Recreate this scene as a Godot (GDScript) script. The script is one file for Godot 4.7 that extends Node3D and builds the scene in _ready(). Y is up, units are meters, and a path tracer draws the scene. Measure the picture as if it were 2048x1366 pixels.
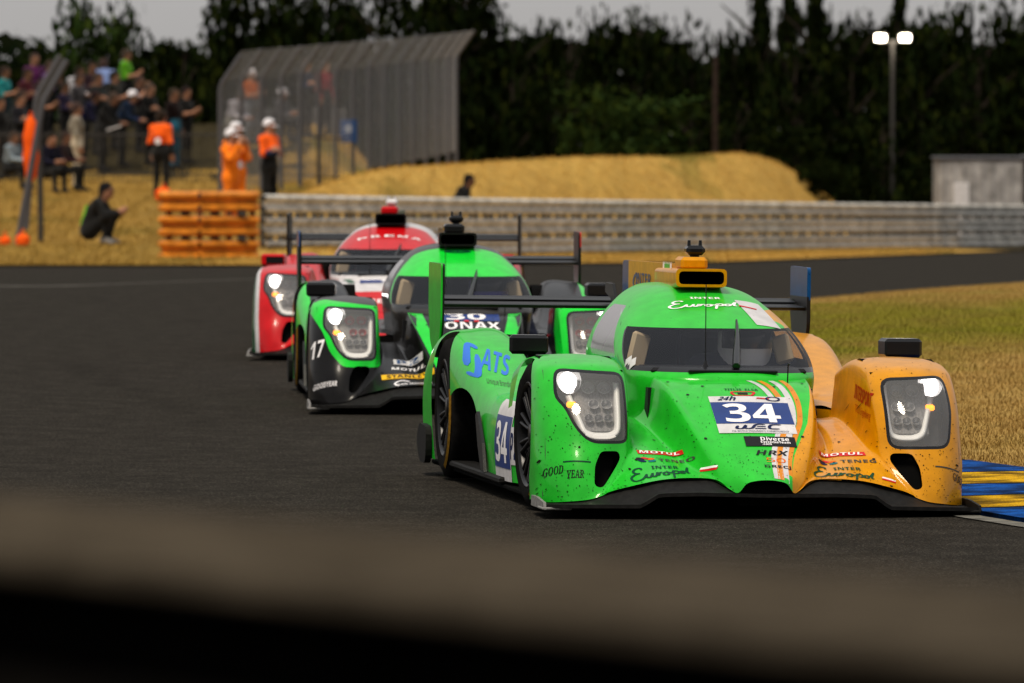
extends Node3D
# Three endurance prototypes leaving a bend; seen through a long lens over a trackside wall.

var M := {}
var rng := RandomNumberGenerator.new()
var used := {}

class Soup:
	var p := PackedVector3Array()
	var n := PackedVector3Array()
	var c := PackedColorArray()
	var tint := Color(1, 1, 1)
	func tri(a: Vector3, b: Vector3, d: Vector3, na := Vector3.ZERO, nb := Vector3.ZERO, nd := Vector3.ZERO) -> void:
		if na == Vector3.ZERO:
			na = (b - a).cross(d - a).normalized()
			nb = na
			nd = na
		p.append(a); p.append(b); p.append(d)
		n.append(na); n.append(nb); n.append(nd)
		c.append(tint); c.append(tint); c.append(tint)
	func quad(a: Vector3, b: Vector3, d: Vector3, e: Vector3) -> void:
		tri(a, b, d)
		tri(a, d, e)
	# a box with chamfered edges: centre, size, axes
	func box(o: Vector3, s: Vector3, bas := Basis.IDENTITY, bev := 0.0) -> void:
		var h := s * 0.5
		if bev <= 0.0:
			for ax in 3:
				for sg in [-1.0, 1.0]:
					var u := (ax + 1) % 3
					var w := (ax + 2) % 3
					var q := []
					for k in [[-1, -1], [1, -1], [1, 1], [-1, 1]]:
						var v := Vector3.ZERO
						v[ax] = sg * h[ax]
						v[u] = k[0] * h[u] * sg
						v[w] = k[1] * h[w]
						q.append(o + bas * v)
					quad(q[0], q[1], q[2], q[3])
			return
		var b := minf(bev, minf(h.x, minf(h.y, h.z)) * 0.98)
		var corner := func(sx: float, sy: float, sz: float, ax: int) -> Vector3:
			var v := Vector3(sx * (h.x - b), sy * (h.y - b), sz * (h.z - b))
			v[ax] = [sx, sy, sz][ax] * h[ax]
			return o + bas * v
		for ax in 3:
			for sg in [-1.0, 1.0]:
				var u := (ax + 1) % 3
				var w := (ax + 2) % 3
				var q := []
				for k in [[-1.0, -1.0], [1.0, -1.0], [1.0, 1.0], [-1.0, 1.0]]:
					var s3 := Vector3.ZERO
					s3[ax] = sg
					s3[u] = k[0] * sg
					s3[w] = k[1]
					q.append(corner.call(s3.x, s3.y, s3.z, ax))
				quad(q[0], q[1], q[2], q[3])
		for ax in 3:
			var u := (ax + 1) % 3
			var w := (ax + 2) % 3
			for su in [-1.0, 1.0]:
				for sw in [-1.0, 1.0]:
					var e := []
					for sa in [-1.0, 1.0]:
						var s3 := Vector3.ZERO
						s3[ax] = sa
						s3[u] = su
						s3[w] = sw
						e.append(corner.call(s3.x, s3.y, s3.z, u))
						e.append(corner.call(s3.x, s3.y, s3.z, w))
					if su * sw > 0:
						quad(e[0], e[2], e[3], e[1])
					else:
						quad(e[0], e[1], e[3], e[2])
		for sx in [-1.0, 1.0]:
			for sy in [-1.0, 1.0]:
				for sz in [-1.0, 1.0]:
					var a: Vector3 = corner.call(sx, sy, sz, 0)
					var bb: Vector3 = corner.call(sx, sy, sz, 1)
					var d: Vector3 = corner.call(sx, sy, sz, 2)
					if sx * sy * sz > 0:
						tri(a, bb, d)
					else:
						tri(a, d, bb)
	# a grid of points with smooth normals; rows of equal length
	func grid(g: Array, flip := false, wrap := false) -> void:
		var nr := g.size()
		var nc: int = g[0].size()
		var nn := []
		for i in nr:
			var row := PackedVector3Array()
			for j in nc:
				var i0 := maxi(i - 1, 0)
				var i1 := mini(i + 1, nr - 1)
				var j0 := (j - 1 if j > 0 else (nc - 2 if wrap else 0))
				var j1 := (j + 1 if j < nc - 1 else (1 if wrap else nc - 1))
				var du: Vector3 = g[i1][j] - g[i0][j]
				var dv: Vector3 = g[i][j1] - g[i][j0]
				var v := du.cross(dv)
				if v.length_squared() < 1e-18:
					var ii := (1 if i == 0 else nr - 2) if nr > 2 else i
					v = (g[mini(ii + 1, nr - 1)][j] - g[maxi(ii - 1, 0)][j]).cross(g[ii][j1] - g[ii][j0])
				v = v.normalized()
				row.append(-v if flip else v)
			nn.append(row)
		for i in nr - 1:
			for j in nc - 1:
				var a: Vector3 = g[i][j]
				var b: Vector3 = g[i + 1][j]
				var d: Vector3 = g[i + 1][j + 1]
				var e: Vector3 = g[i][j + 1]
				if a != b and b != d:
					tri(a, b, d, nn[i][j], nn[i + 1][j], nn[i + 1][j + 1])
				if a != e and e != d:
					tri(a, d, e, nn[i][j], nn[i + 1][j + 1], nn[i][j + 1])
	func tube(pts: Array, rad, sides := 8, caps := true) -> void:
		var rings := []
		var up := Vector3.UP
		for i in pts.size():
			var t: Vector3 = (pts[mini(i + 1, pts.size() - 1)] - pts[maxi(i - 1, 0)]).normalized()
			if absf(t.dot(up)) > 0.95:
				up = Vector3.RIGHT if absf(t.x) < 0.8 else Vector3.BACK
			var s := t.cross(up).normalized()
			var w := s.cross(t).normalized()
			up = w
			var r: float = rad[i] if rad is Array else rad
			var ring := PackedVector3Array()
			for k in sides + 1:
				var a := TAU * k / sides
				ring.append(pts[i] + (s * cos(a) + w * sin(a)) * r)
			rings.append(ring)
		grid(rings, true, true)
		if caps:
			for k in sides:
				tri(pts[0], rings[0][k], rings[0][k + 1])
				tri(pts[-1], rings[-1][k + 1], rings[-1][k])
	# profile of Vector2(radius, height) turned about an axis (basis.y)
	func lathe(prof: Array, o: Vector3, bas := Basis.IDENTITY, sides := 24) -> void:
		var rows := []
		for q in prof:
			var ring := PackedVector3Array()
			for k in sides + 1:
				var a := TAU * k / sides
				ring.append(o + bas * Vector3(cos(a) * q.x, q.y, sin(a) * q.x))
			rows.append(ring)
		grid(rows, false, true)
	# a flat polygon with depth along basis.z
	func prism(poly: PackedVector2Array, o: Vector3, bas: Basis, depth: float) -> void:
		var idx := Geometry2D.triangulate_polygon(poly)
		var f := func(v: Vector2, z: float) -> Vector3: return o + bas * Vector3(v.x, v.y, z)
		for i in range(0, idx.size(), 3):
			var a := poly[idx[i]]
			var b := poly[idx[i + 1]]
			var d := poly[idx[i + 2]]
			if (b - a).cross(d - a) < 0:
				var t := b
				b = d
				d = t
			tri(f.call(a, depth / 2), f.call(b, depth / 2), f.call(d, depth / 2))
			tri(f.call(a, -depth / 2), f.call(d, -depth / 2), f.call(b, -depth / 2))
		var ccw := not Geometry2D.is_polygon_clockwise(poly)
		for i in poly.size():
			var a := poly[i]
			var b := poly[(i + 1) % poly.size()]
			if not ccw:
				var t := a
				a = b
				b = t
			quad(f.call(a, -depth / 2), f.call(b, -depth / 2), f.call(b, depth / 2), f.call(a, depth / 2))
	func append(s: Soup) -> void:
		p.append_array(s.p)
		n.append_array(s.n)
		c.append_array(s.c)
	func mirrored() -> Soup:
		var s := Soup.new()
		s.p = p.duplicate()
		s.n = n.duplicate()
		s.c = c.duplicate()
		for i in s.p.size():
			s.p[i].x = -s.p[i].x
			s.n[i].x = -s.n[i].x
		return s
	# the part where f is above zero, and the part where it is below
	func cut(f: Callable) -> Array:
		var out := [Soup.new(), Soup.new()]
		for i in range(0, p.size(), 3):
			var v := [f.call(p[i]), f.call(p[i + 1]), f.call(p[i + 2])]
			var pos := int(v[0] > 0) + int(v[1] > 0) + int(v[2] > 0)
			if pos == 3 or pos == 0:
				var s: Soup = out[0 if pos == 3 else 1]
				s.tint = c[i]
				s.tri(p[i], p[i + 1], p[i + 2], n[i], n[i + 1], n[i + 2])
				continue
			var lone := 0
			for k in 3:
				if (v[k] > 0) == (pos == 1):
					lone = k
			var a := i + lone
			var b := i + (lone + 1) % 3
			var d := i + (lone + 2) % 3
			var tb: float = v[lone] / (v[lone] - v[(lone + 1) % 3])
			var td: float = v[lone] / (v[lone] - v[(lone + 2) % 3])
			var pb := p[a].lerp(p[b], tb)
			var pd := p[a].lerp(p[d], td)
			var nb := n[a].lerp(n[b], tb).normalized()
			var nd := n[a].lerp(n[d], td).normalized()
			var one: Soup = out[0 if pos == 1 else 1]
			var two: Soup = out[1 if pos == 1 else 0]
			one.tint = c[i]
			two.tint = c[i]
			one.tri(p[a], pb, pd, n[a], nb, nd)
			two.tri(pb, p[b], p[d], nb, n[b], n[d])
			two.tri(pb, p[d], pd, nb, n[d], nd)
		return out

# looks points up on a surface along one direction
class Projector:
	var bas: Basis
	var bins := {}
	var cell := 0.03
	var tris := []
	func _init(s: Soup, basis: Basis, keep = null) -> void:
		bas = basis
		var inv := bas.transposed()
		for i in range(0, s.p.size(), 3):
			if s.n[i].dot(bas.z) < 0.02 or (keep != null and not keep.call(s.p[i])):
				continue
			var t := [inv * s.p[i], inv * s.p[i + 1], inv * s.p[i + 2], s.n[i], s.n[i + 1], s.n[i + 2]]
			var lo := Vector2(minf(t[0].x, minf(t[1].x, t[2].x)), minf(t[0].y, minf(t[1].y, t[2].y)))
			var hi := Vector2(maxf(t[0].x, maxf(t[1].x, t[2].x)), maxf(t[0].y, maxf(t[1].y, t[2].y)))
			for a in range(floori(lo.x / cell), floori(hi.x / cell) + 1):
				for b in range(floori(lo.y / cell), floori(hi.y / cell) + 1):
					var k := Vector2i(a, b)
					if not bins.has(k):
						bins[k] = []
					bins[k].append(tris.size())
			tris.append(t)
	# [found, point, normal]
	func at(u: float, v: float) -> Array:
		var best := -1e9
		var nn := bas.z
		for i in bins.get(Vector2i(floori(u / cell), floori(v / cell)), []):
			var t: Array = tris[i]
			var ax: float = t[1].x - t[0].x
			var ay: float = t[1].y - t[0].y
			var bx: float = t[2].x - t[0].x
			var by: float = t[2].y - t[0].y
			var dt := ax * by - ay * bx
			if absf(dt) < 1e-12:
				continue
			var px: float = u - t[0].x
			var py: float = v - t[0].y
			var l1 := (px * by - py * bx) / dt
			var l2 := (ax * py - ay * px) / dt
			if l1 < -0.02 or l2 < -0.02 or l1 + l2 > 1.02:
				continue
			var w: float = t[0].z * (1 - l1 - l2) + t[1].z * l1 + t[2].z * l2
			if w > best:
				best = w
				nn = (t[3] * (1 - l1 - l2) + t[4] * l1 + t[5] * l2).normalized()
		if best < -1e8:
			return [false, Vector3.ZERO, nn]
		return [true, bas * Vector3(u, v, best), nn]
	# lays flat triangles (list of Vector2) on the surface
	func lay(flat: PackedVector2Array, lift: float, s: Soup) -> void:
		for i in range(0, flat.size(), 3):
			var q := []
			var ok := true
			for k in 3:
				var r := at(flat[i + k].x, flat[i + k].y)
				if not r[0]:
					ok = false
					break
				q.append(r)
			if ok:
				s.tri(q[0][1] + q[0][2] * lift, q[1][1] + q[1][2] * lift, q[2][1] + q[2][2] * lift, q[0][2], q[1][2], q[2][2])

func numbered(called: String) -> String:
	var k: int = used.get(called, 0)
	used[called] = k + 1
	return called if k == 0 else "%s_%03d" % [called, k]

func mesh_of(list: Array) -> ArrayMesh:
	var m := ArrayMesh.new()
	for e in list:
		var s: Soup = e[0]
		if s.p.is_empty():
			continue
		var a := []
		a.resize(Mesh.ARRAY_MAX)
		var p := s.p.duplicate()
		var n := s.n.duplicate()
		var c := s.c.duplicate()
		for i in range(0, p.size(), 3):
			if (p[i + 1] - p[i]).cross(p[i + 2] - p[i]).dot(n[i] + n[i + 1] + n[i + 2]) > 0:
				var t := p[i + 1]; p[i + 1] = p[i + 2]; p[i + 2] = t
				t = n[i + 1]; n[i + 1] = n[i + 2]; n[i + 2] = t
				var u := c[i + 1]; c[i + 1] = c[i + 2]; c[i + 2] = u
		a[Mesh.ARRAY_VERTEX] = p
		a[Mesh.ARRAY_NORMAL] = n
		a[Mesh.ARRAY_COLOR] = c
		m.add_surface_from_arrays(Mesh.PRIMITIVE_TRIANGLES, a)
		m.surface_set_material(m.get_surface_count() - 1, e[1])
	return m

func multi(called: String, list: Array, parent: Node = self) -> MeshInstance3D:
	var o := MeshInstance3D.new()
	o.name = numbered(called) if parent == self else called
	o.mesh = mesh_of(list)
	parent.add_child(o, true)
	return o

func part(called: String, s: Soup, m: Material, parent: Node = self) -> MeshInstance3D:
	return multi(called, [[s, m]], parent)

func tag(o: Node, label: String, category: String, group := "") -> Node:
	o.set_meta("label", label)
	o.set_meta("category", category)
	if group != "":
		o.set_meta("group", group)
	return o

func struct(o: Node) -> Node:
	o.set_meta("kind", "structure")
	return o

func thing(called: String, label: String, category: String, at := Vector3.ZERO, turn := 0.0, group := "") -> Node3D:
	var o := Node3D.new()
	o.name = numbered(called)
	add_child(o)
	o.position = at
	o.rotation.y = turn
	tag(o, label, category, group)
	return o

func mat(col: Color, rough := 0.6, metal := 0.0, tex: Texture2D = null, scale := 1.0) -> StandardMaterial3D:
	var m := StandardMaterial3D.new()
	m.albedo_color = col
	m.roughness = rough
	m.metallic = metal
	m.metallic_specular = 0.4 if rough < 0.5 else (0.22 if rough < 0.7 else 0.1)
	m.vertex_color_use_as_albedo = true
	if tex:
		m.albedo_texture = tex
		m.uv1_triplanar = true
		m.uv1_scale = Vector3.ONE * scale
	return m

func lin(r: float, g: float, b: float) -> Color:
	return Color(r, g, b).linear_to_srgb()

func spline(a: Array, t: float) -> Variant:
	var i := clampi(floori(t), 0, a.size() - 2)
	var f := t - i
	var p1 = a[i]
	var p2 = a[i + 1]
	var p0 = a[i - 1] if i > 0 else p1 * 2.0 - p2
	var p3 = a[i + 2] if i + 2 < a.size() else p2 * 2.0 - p1
	return p1 + (p2 - p0) * (0.5 * f) + (p0 * 2.0 - p1 * 5.0 + p2 * 4.0 - p3) * (0.5 * f * f) + (p1 * 3.0 - p2 * 3.0 + p3 - p0) * (0.5 * f * f * f)

# piecewise linear table: keys ascending
func table(xs: Array, ys: Array, x: float) -> float:
	if x <= xs[0]:
		return ys[0]
	for i in xs.size() - 1:
		if x <= xs[i + 1]:
			return lerpf(ys[i], ys[i + 1], (x - xs[i]) / (xs[i + 1] - xs[i]))
	return ys[-1]

func poly_distance(q: PackedVector2Array, v: Vector2) -> float:
	var best := 1e9
	for i in q.size():
		best = minf(best, v.distance_squared_to(Geometry2D.get_closest_point_to_segment(v, q[i], q[(i + 1) % q.size()])))
	return sqrt(best) * (-1.0 if Geometry2D.is_point_in_polygon(v, q) else 1.0)

func rounded(q: Array, r: float, steps := 4) -> PackedVector2Array:
	var out := PackedVector2Array()
	for i in q.size():
		var a: Vector2 = q[(i - 1 + q.size()) % q.size()]
		var b: Vector2 = q[i]
		var d: Vector2 = q[(i + 1) % q.size()]
		var ra := minf(r, a.distance_to(b) * 0.48)
		var rd := minf(r, d.distance_to(b) * 0.48)
		var s := b + (a - b).normalized() * ra
		var e := b + (d - b).normalized() * rd
		for k in steps + 1:
			var t := float(k) / steps
			out.append(s.lerp(b, t).lerp(b.lerp(e, t), t))
	return out

func _ready() -> void:
	rng.seed = 20230611
	# camera, sky, sun, exposure
	var cam := Camera3D.new()
	cam.name = "camera"
	cam.fov = 4.951
	cam.near = 0.2
	cam.far = 3000.0
	var attr := CameraAttributesPhysical.new()
	attr.frustum_focal_length = 277.6
	attr.frustum_focus_distance = 35.2
	attr.exposure_aperture = 7.6
	attr.frustum_near = 0.2
	attr.frustum_far = 3000.0
	cam.attributes = attr
	add_child(cam)
	cam.position = Vector3(0, 1.69, 0)
	cam.rotation = Vector3(-0.027146, 0, 0)
	cam.current = true
	var env := Environment.new()
	env.background_mode = Environment.BG_SKY
	var sm := ProceduralSkyMaterial.new()
	sm.sky_top_color = lin(0.74, 0.78, 0.83)
	sm.sky_horizon_color = lin(0.47, 0.455, 0.445)
	sm.sky_curve = 0.6
	sm.sky_energy_multiplier = 1.0
	sm.ground_bottom_color = lin(0.03, 0.028, 0.025)
	sm.ground_horizon_color = lin(0.06, 0.055, 0.05)
	sm.use_debanding = false
	sm.sun_angle_max = 1.0
	var sky := Sky.new()
	sky.sky_material = sm
	env.sky = sky
	env.tonemap_mode = Environment.TONE_MAPPER_LINEAR
	env.tonemap_exposure = 0.9
	env.sdfgi_enabled = true
	env.ssao_enabled = true
	env.ssil_enabled = true
	var we := WorldEnvironment.new()
	we.name = "environment"
	we.environment = env
	add_child(we)
	var sun := DirectionalLight3D.new()
	sun.name = "sun"
	sun.light_energy = 1.1
	sun.light_angular_distance = 16.0
	sun.light_color = Color(1.0, 0.95, 0.87)
	sun.shadow_enabled = true
	sun.rotation_degrees = Vector3(-62, -30, 0)
	add_child(sun)

	make_materials()
	make_ground()
	make_backdrop()
	make_barriers()
	make_fences()
	make_people()
	make_foreground()
	make_cars()

func grain_texture(size: int, lo: float, hi: float, spots: float, spot_value: float, coarse: float) -> ImageTexture:
	# grey grain: fine speckle over soft blotches, tiling
	var noise := FastNoiseLite.new()
	noise.seed = rng.randi() % 1000
	noise.frequency = 0.012
	noise.fractal_octaves = 4
	var soft := noise.get_seamless_image(size, size).get_data()
	var bytes := PackedByteArray()
	bytes.resize(size * size * 3)
	for i in size * size:
		var v := rng.randf()
		var g := lerpf(lo, hi, v * v * 0.6 + v * 0.4)
		if v > 1.0 - spots:
			g = spot_value
		g *= 1.0 + coarse * (soft[i] / 127.5 - 1.0)
		var b := clampi(int(g * 255.0), 0, 255)
		bytes[i * 3] = b
		bytes[i * 3 + 1] = b
		bytes[i * 3 + 2] = b
	var im := Image.create_from_data(size, size, false, Image.FORMAT_RGB8, bytes)
	return ImageTexture.create_from_image(im)

func speck_texture(size: int, count: int, blot: Color) -> ImageTexture:
	# clean coat with flecks of rubber and road grime stuck to it
	var im := Image.create(size, size, false, Image.FORMAT_RGB8)
	var noise := FastNoiseLite.new()
	noise.frequency = 0.01
	noise.fractal_octaves = 5
	noise.seed = 4
	var soft := noise.get_seamless_image(size, size).get_data()
	var bytes := PackedByteArray()
	bytes.resize(size * size * 3)
	for i in size * size:
		var b := clampi(int(236.0 + (soft[i] - 127.0) * 0.16 + rng.randf_range(-5, 5)), 0, 255)
		bytes[i * 3] = b
		bytes[i * 3 + 1] = b
		bytes[i * 3 + 2] = b
	im.set_data(size, size, false, Image.FORMAT_RGB8, bytes)
	for k in count:
		var x := rng.randi() % size
		var y := rng.randi() % size
		if soft[y * size + x] < 118 + rng.randi() % 30:
			continue
		var r := rng.randf()
		var w := 1 + int(r * r * r * 4.0)
		var h := 1 + int(rng.randf() * w)
		var t := rng.randf_range(0.25, 0.95)
		for a in w:
			for b in h:
				if rng.randf() < 0.85:
					im.set_pixel((x + a + b / 2) % size, (y + b) % size, im.get_pixel((x + a) % size, (y + b) % size).lerp(blot, t))
	return ImageTexture.create_from_image(im)

func make_materials() -> void:
	var dirt := speck_texture(1024, 4200, Color(0.05, 0.045, 0.03))
	var rough_grain := grain_texture(512, 0.75, 1.0, 0.02, 0.5, 0.25)
	M.dirt = dirt
	M.grain = rough_grain
	var paint := func(col: Color, rough := 0.33) -> StandardMaterial3D:
		var m := mat(col, rough, 0.0, dirt, 0.9)
		m.clearcoat_enabled = true
		m.clearcoat = 0.35
		m.clearcoat_roughness = 0.07
		m.metallic_specular = 0.25
		return m
	M.green = paint.call(Color(0.14, 0.77, 0.18))
	M.green2 = paint.call(Color(0.04, 0.86, 0.20))
	M.orange = paint.call(Color(0.87, 0.585, 0.0))
	M.amber = paint.call(Color(0.86, 0.60, 0.03))
	M.red = paint.call(Color(0.80, 0.03, 0.07))
	M.white_paint = paint.call(Color(0.84, 0.83, 0.84))
	M.black_paint = paint.call(Color(0.075, 0.07, 0.072), 0.3)
	M.black_paint.clearcoat = 0.15
	M.ash_paint_and_sheen = paint.call(Color(0.19, 0.18, 0.178), 0.45)
	M.dark_green = paint.call(Color(0.02, 0.34, 0.20))
	M.fin_blue = paint.call(Color(0.04, 0.29, 0.52))
	M.carbon = mat(lin(0.008, 0.0078, 0.008), 0.42, 0.0, rough_grain, 6.0)
	M.carbon_dull = mat(lin(0.016, 0.0155, 0.015), 0.6, 0.0, rough_grain, 4.0)
	M.gloss_black = mat(lin(0.008, 0.008, 0.009), 0.16)
	M.void_black = mat(lin(0.004, 0.004, 0.004), 0.9)
	M.rubber = mat(lin(0.013, 0.0125, 0.012), 0.75, 0.0, rough_grain, 5.0)
	M.tyre_print = mat(lin(0.30, 0.16, 0.02), 0.7, 0.0, rough_grain, 8.0)
	M.rim = mat(lin(0.012, 0.012, 0.013), 0.3, 0.4)
	M.disc = mat(lin(0.08, 0.075, 0.07), 0.45, 0.7)
	M.scuffed = mat(lin(0.35, 0.34, 0.33), 0.5, 0.3, rough_grain, 5.0)
	M.lamp_trim = mat(lin(0.78, 0.77, 0.75), 0.35)
	M.lamp_bowl = mat(lin(0.30, 0.30, 0.30), 0.45)
	M.lamp_tray = mat(lin(0.30, 0.29, 0.29), 0.5, 0.0, rough_grain, 14.0)
	M.lamp_module = mat(lin(0.33, 0.33, 0.34), 0.35, 0.5)
	M.lamp_red = mat(lin(0.33, 0.02, 0.03), 0.25)
	M.bucket = mat(lin(0.02, 0.02, 0.022), 0.45)
	var glow := StandardMaterial3D.new()
	glow.albedo_color = Color.WHITE
	glow.emission_enabled = true
	glow.emission = Color(1.0, 0.97, 0.95)
	glow.emission_energy_multiplier = 5.0
	M.glow = glow
	var amber := StandardMaterial3D.new()
	amber.albedo_color = Color(1, 0.6, 0.1)
	amber.emission_enabled = true
	amber.emission = Color(1.0, 0.52, 0.06)
	amber.emission_energy_multiplier = 3.2
	M.glow_amber = amber
	var lens := StandardMaterial3D.new()
	lens.transparency = BaseMaterial3D.TRANSPARENCY_ALPHA
	lens.albedo_color = Color(0.9, 0.9, 0.9, 0.10)
	lens.roughness = 0.03
	lens.metallic_specular = 0.4
	M.lens = lens
	var glass := StandardMaterial3D.new()
	glass.transparency = BaseMaterial3D.TRANSPARENCY_ALPHA
	glass.albedo_color = Color(0.50, 0.53, 0.62, 0.03)
	glass.roughness = 0.02
	glass.metallic_specular = 0.26
	M.glass = glass
	var side := StandardMaterial3D.new()
	side.transparency = BaseMaterial3D.TRANSPARENCY_ALPHA
	side.albedo_color = Color(0.80, 0.78, 0.82, 0.42)
	side.roughness = 0.12
	M.side_glass = side
	M.beige = mat(lin(0.40, 0.31, 0.20), 0.8)
	M.fabric_dark = mat(lin(0.02, 0.022, 0.035), 0.85)
	M.plate_white = mat(Color(0.86, 0.85, 0.86), 0.4, 0.0, dirt, 0.9)
	M.plate_blue = mat(Color(0.10, 0.22, 0.50), 0.4, 0.0, dirt, 0.9)
	M.ink_white = mat(Color(0.93, 0.92, 0.93), 0.45)
	M.ink_black = mat(lin(0.012, 0.012, 0.014), 0.5)
	M.ink_navy = mat(Color(0.06, 0.11, 0.28), 0.5)
	M.ink_red = mat(Color(0.78, 0.04, 0.08), 0.45)
	M.ink_forest = mat(Color(0.02, 0.26, 0.17), 0.5)
	M.ink_blue = mat(Color(0.22, 0.45, 0.83), 0.5)
	M.ink_teal = mat(Color(0.05, 0.42, 0.46), 0.5)
	M.ink_orange = mat(Color(0.85, 0.40, 0.06), 0.5)
	M.ink_rust = mat(Color(0.62, 0.13, 0.03), 0.5)
	M.ink_grey = mat(Color(0.24, 0.26, 0.24), 0.5)
	M.ink_yellow = mat(Color(0.95, 0.74, 0.04), 0.45, 0.0, dirt, 0.9)
	M.stripe_orange = mat(Color(0.88, 0.54, 0.0), 0.35, 0.0, dirt, 0.9)
	M.fleck = mat(lin(0.012, 0.012, 0.01), 0.8)
	M.grime = mat(lin(0.10, 0.085, 0.02), 0.8)
	# the place
	var asphalt := grain_texture(1024, 0.10, 0.35, 0.03, 0.50, 0.14)
	M.asphalt = mat(Color(0.84, 0.80, 0.74), 0.85, 0.0, asphalt, 0.21)
	M.asphalt.metallic_specular = 0.06
	M.asphalt.uv1_world_triplanar = true
	M.asphalt.heightmap_enabled = true
	M.asphalt.heightmap_texture = asphalt
	M.asphalt.heightmap_scale = 0.7
	M.line_paint = mat(Color(0.50, 0.49, 0.46), 0.7, 0.0, rough_grain, 0.8)
	var worn := grain_texture(512, 0.55, 1.0, 0.05, 0.25, 0.75)
	M.kerb_yellow = mat(Color(0.88, 0.68, 0.10), 0.75, 0.0, worn, 0.45)
	M.kerb_blue = mat(Color(0.07, 0.33, 0.66), 0.75, 0.0, worn, 0.45)
	M.kerb_grey = mat(Color(0.40, 0.38, 0.36), 0.8, 0.0, rough_grain, 1.0)
	M.soil = mat(Color(1, 1, 1), 0.95, 0.0, rough_grain, 0.35)
	M.soil.uv1_world_triplanar = true
	M.blade = mat(Color(1, 1, 1), 0.8)
	M.blade.backlight_enabled = true
	M.blade.backlight = Color(0.25, 0.25, 0.2)
	M.leaf = mat(lin(0.22, 0.22, 0.22), 0.7)
	M.leaf.metallic_specular = 0.0
	M.leaf.backlight_enabled = true
	M.leaf.backlight = Color(0.12, 0.14, 0.1)
	M.leaf_pale = M.leaf.duplicate()
	M.leaf_pale.albedo_color = lin(0.6, 0.68, 0.64)
	M.bark = mat(lin(0.045, 0.035, 0.028), 0.9, 0.0, rough_grain, 2.0)
	M.galvanised = mat(lin(0.84, 0.80, 0.72), 0.5, 0.1, grain_texture(512, 0.72, 1.0, 0.01, 0.45, 0.5), 0.35)
	M.galvanised.uv1_world_triplanar = true
	M.post_dark = mat(lin(0.05, 0.047, 0.045), 0.7)
	M.post_grey = mat(lin(0.09, 0.09, 0.10), 0.55, 0.2)
	M.wire = mat(lin(0.25, 0.255, 0.27), 0.5, 0.4)
	M.orange_steel = mat(lin(0.93, 0.31, 0.025), 0.45, 0.0, grain_texture(512, 0.75, 1.0, 0.01, 0.4, 0.35), 0.6)
	M.orange_cloth = mat(lin(0.90, 0.11, 0.012), 0.8)
	M.concrete = mat(lin(0.085, 0.069, 0.05), 0.85, 0.0, rough_grain, 1.4)
	M.wall_face_shade = mat(lin(0.005, 0.0045, 0.004), 0.95, 0.0, rough_grain, 1.5)
	M.wall_face_shade.metallic_specular = 0.0
	M.concrete.metallic_specular = 0.0
	M.board = mat(lin(0.13, 0.13, 0.135), 0.8, 0.0, rough_grain, 0.8)
	M.cabin = mat(lin(0.48, 0.46, 0.45), 0.6, 0.0, rough_grain, 0.3)
	var fl := StandardMaterial3D.new()
	fl.albedo_color = Color.WHITE
	fl.emission_enabled = true
	fl.emission = Color(1.0, 0.93, 0.82)
	fl.emission_energy_multiplier = 14.0
	M.flood = fl

func base_h(d: float) -> float:
	var t := d - 83.0
	if t < -6.0:
		return 0.0
	if t < 6.0:
		return -0.0122 * (t + 6.0) * (t + 6.0) / 24.0
	return -0.0122 * t

func road_far(x: float) -> float:
	return table([-4.2, 3.2, 11.2, 30.0], [124.0, 133.0, 184.0, 290.0], x)

func barrier_d(x: float) -> float:
	return table([-4.15, -1.7, 0.9, 4.17, 8.4, 13.4, 20.0, 28.0], [131.0, 145.0, 158.0, 172.0, 189.0, 207.0, 229.0, 252.0], x)

# height of the open ground beyond the road
func land_h(x: float, d: float) -> float:
	var b := base_h(d) + 0.03
	var s := smoothstep(0.0, 8.0, d - road_far(x))
	var left := smoothstep(-1.5, -4.5, x)
	var bank := 1.34 * clampf((d - 124.0) / 41.0, 0.0, 1.6) + 1.0 * smoothstep(167.0, 182.0, d)
	var bd := barrier_d(x)
	var mound := (2.0 + 0.075 * x) * smoothstep(bd + 1.5, bd + 21.0, d) * smoothstep(10.6, 5.2, x - 0.02 * (d - 185.0)) * smoothstep(-7.5, -2.2, x)
	mound *= 1.0 - smoothstep(212.0, 235.0, d)
	mound += 0.04 * sin(x * 0.9 + 0.6) * smoothstep(1.0, 2.0, mound)
	return b + s * maxf(bank * left * (1.0 - smoothstep(183.0, 205.0, d) * 0.75), mound)

# inner edge (grass) and outer edge (road) of the kerb by distance
func kerb_in(d: float) -> float:
	return table([25.0, 29.0, 33.0, 36.0, 38.0, 39.0, 39.8, 42.0, 45.0, 50.0, 58.0, 66.0, 72.0, 76.6, 87.0, 110.0], [9.5, 7.0, 4.4, 3.1, 2.46, 2.2, 2.0, 1.55, 1.3, 1.2, 1.45, 1.9, 2.35, 2.89, 5.8, 14.0], d)

func kerb_out(d: float) -> float:
	return table([25.0, 29.0, 32.0, 33.6, 34.4, 35.0, 37.0, 40.0, 44.0, 50.0, 60.0, 72.0], [6.6, 3.9, 2.65, 2.18, 2.0, 1.92, 1.6, 1.15, 0.6, 0.3, 0.6, 1.55], d)

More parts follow.
